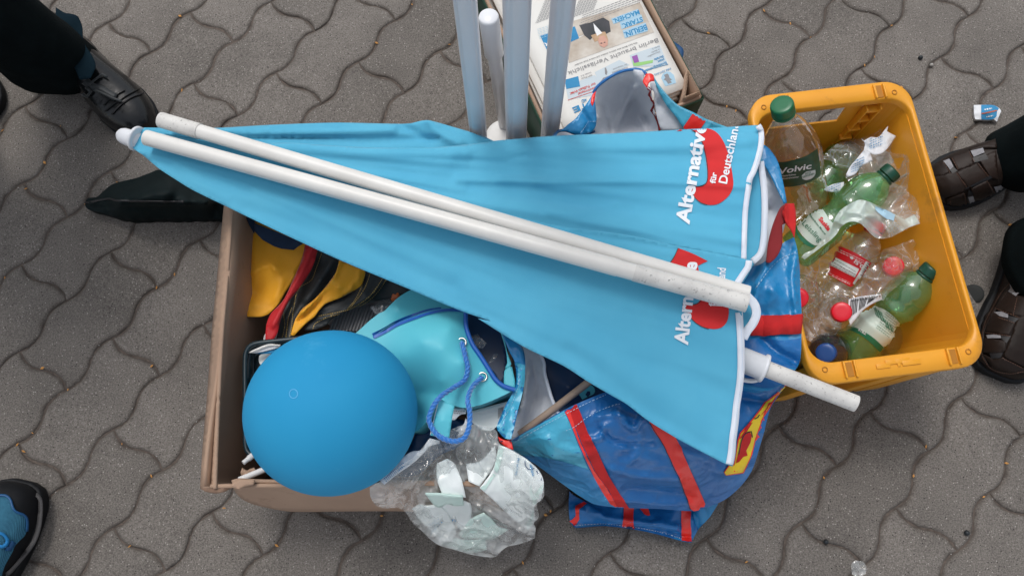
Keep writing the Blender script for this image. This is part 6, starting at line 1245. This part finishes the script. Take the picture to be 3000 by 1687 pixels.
La = [(h_.x, h_.y, .07, .07,.075), (h_.x-.02, h_.y-.02, .4, .075,.08), (h_.x-.06, h_.y-.06, .78, .10,.11)]; Lb = [(h_.x-.26, h_.y-.02, .05, .07,.075), (h_.x-.25, h_.y-.03, .4, .075,.08), (h_.x-.22, h_.y-.06, .78, .10,.11)]
trousers('trousers', [La, Lb], [(h_.x-.15, h_.y-.06, .74, .17,.12), (h_.x-.15, h_.y-.06, .9, .18,.13), (h_.x-.15, h_.y-.06, 1.02, .17,.12)], mat('dark_grey_trousers', (.03,.032,.036), rough=.85), P2, seed=3)
shoe('trainer', toe+Vector((-.24,.0,0)), hl_+Vector((-.24,0,0)), .105, M['knit'], P2)
# person in brown woven sandals, right
P3 = thing('person', 'person in black trousers, grey socks and brown woven leather sandals at right', 'person', tuple(at(3000,600,0)))
toe = at(2716,560,.02); hl_ = at(2960,470,.02); hl_ = toe+(hl_-toe).normalized()*.285
A1 = shoe('sandal_upper', toe, hl_, .096, M['brown'], P3, z0=.02, sm='rubber', side=.0, soleh=.02, solew=1.10)
def strap(tg, *c, z=zR, m='brown'): decal('leather_strap', tg, [z(*c)], M[m], P3, off=.0015, th=.003, res=7, smooth=False)
strap(A1, 190,790, 370,725, 425,820, 395,850, 250,880, 200,860); strap(A1, 240,880, 480,815, 585,965, 545,1010, 390,1050, 320,1060); strap(A1, 425,690, 610,625, 655,735, 630,770, 500,810, 455,730)
strap(A1, 480,825, 680,735, 790,865, 760,890, 600,970); strap(A1, 690,700, 770,660, 860,620, 880,900, 800,865); strap(A1, 400,1060, 555,1005, 590,1180, 560,1215, 430,1245, 400,1160); strap(A1, 620,970, 770,895, 850,1020, 830,1060, 680,1140, 650,1060)
strap(A1, 600,620, 750,565, 860,520, 870,600, 740,600, 625,632); strap(A1, 380,1240, 560,1210, 830,1060, 930,1000, 940,1030, 800,1110, 600,1230, 420,1280); strap(A1, 300,1000, 390,1060, 400,1260, 330,1220)
bands('stitching', A1, sum([dashes(zR(*c), 4, 3) for c in ((375,740,430,830),(450,700,500,800),(612,640,655,730),(490,830,580,960),(690,745,785,860),(430,1070,440,1230),(560,1015,595,1190),(770,900,850,1015))], []), 1.6, M['seam'], P3, off=.006)
toe = at(2930,1100,.02); hl_ = toe+(at(3010,800,.02)-toe).normalized()*.285
B1 = shoe('sandal_upper', toe, hl_, .10, M['brown'], P3, z0=.02, sm='rubber', side=-.03, soleh=.02, solew=1.12, wtab=[.34,.66,.84,.96,1,1,.94,.84,.76,.74,.76,.70,.52,.14])
def st2(*c): strap(B1, *c, z=zS)
st2(430,620, 560,670, 700,700, 620,850, 520,840, 340,770); st2(320,800, 450,850, 510,890, 460,1000, 350,980, 260,970); st2(255,1020, 430,1040, 430,1110, 390,1145, 240,1140)
st2(240,1150, 330,1190, 400,1175, 560,1260, 700,1280, 700,1320, 450,1310, 320,1260); st2(520,850, 700,760, 760,1000, 700,1290, 560,1250, 400,1170, 430,1090, 470,1000); st2(200,900, 330,760, 430,610, 470,560, 480,600, 420,680, 340,800, 255,960, 235,1140, 300,1260, 215,1200, 190,1000)
bands('stitching', B1, sum([dashes(zS(*c), 4, 3) for c in ((470,560,400,640,320,780,260,900,235,1050,245,1180,320,1270,450,1305,580,1290),(350,770,540,845),(370,845,500,890),(265,975,460,1000),(400,1180,560,1260),(530,680,490,830))], []), 1.8, M['seam'], P3, off=.0065)
for c in ((622,628,740,600,752,640,650,682), (372,722,425,704,462,772,430,802), (835,952,900,936,935,975,860,1002), (595,1046,640,1036,664,1096,620,1120), (384,1120,405,1114,420,1176,400,1192)):
    decal('sock_patch', A1, [zR(*c)], M['sock'], P3, off=.0052, res=5, smooth=False)
for c in ((470,545,500,560,555,625,520,665,455,625), (335,800,400,795,450,818,450,848,380,832), (268,995,330,988,385,995,390,1018,280,1020)):
    decal('sock_patch', B1, [zS(*c)], M['sock'], P3, off=.0052, res=5, smooth=False)
for c in ((640,690,650,735,790,700,760,650), (425,800,460,775,500,810,450,835), (600,980,660,1030,620,1180,585,1050), (560,975,600,970,830,870,800,850)):
    decal('gap_shade', A1, [zR(*c)], M['blackink'], P3, off=.0047, res=5, smooth=False)  # black patches paint the shade between the straps
for c in ((445,825,540,850,500,885,460,870), (385,1000,470,1000,430,1060,390,1020), (290,1145,400,1140,380,1180,310,1185)):
    decal('gap_shade', B1, [zS(*c)], M['blackink'], P3, off=.0047, res=5, smooth=False)
h_ = at(3012,452,.08)
La = [(h_.x, h_.y, .055, .066,.062), (h_.x+.03, h_.y, .2, .070,.07), (h_.x+.05, h_.y+.02, .45, .085,.09), (h_.x+.10, h_.y-.02, .78, .10,.11)]
g_ = at(3052,770,.08); Lb = [(g_.x, g_.y, .07, .062,.080), (g_.x+.03, g_.y, .25, .065,.08), (g_.x+.06, g_.y+.02, .45, .085,.09), (g_.x+.09, g_.y+.06, .78, .10,.11)]
cx_, cy_ = h_.x+.10, (h_.y+g_.y)/2
trousers('trousers', [La, Lb], [(cx_, cy_, .74, .12,.17), (cx_, cy_, .9, .13,.18), (cx_, cy_, 1.02, .12,.17)], M['trouser'], P3, seed=8)
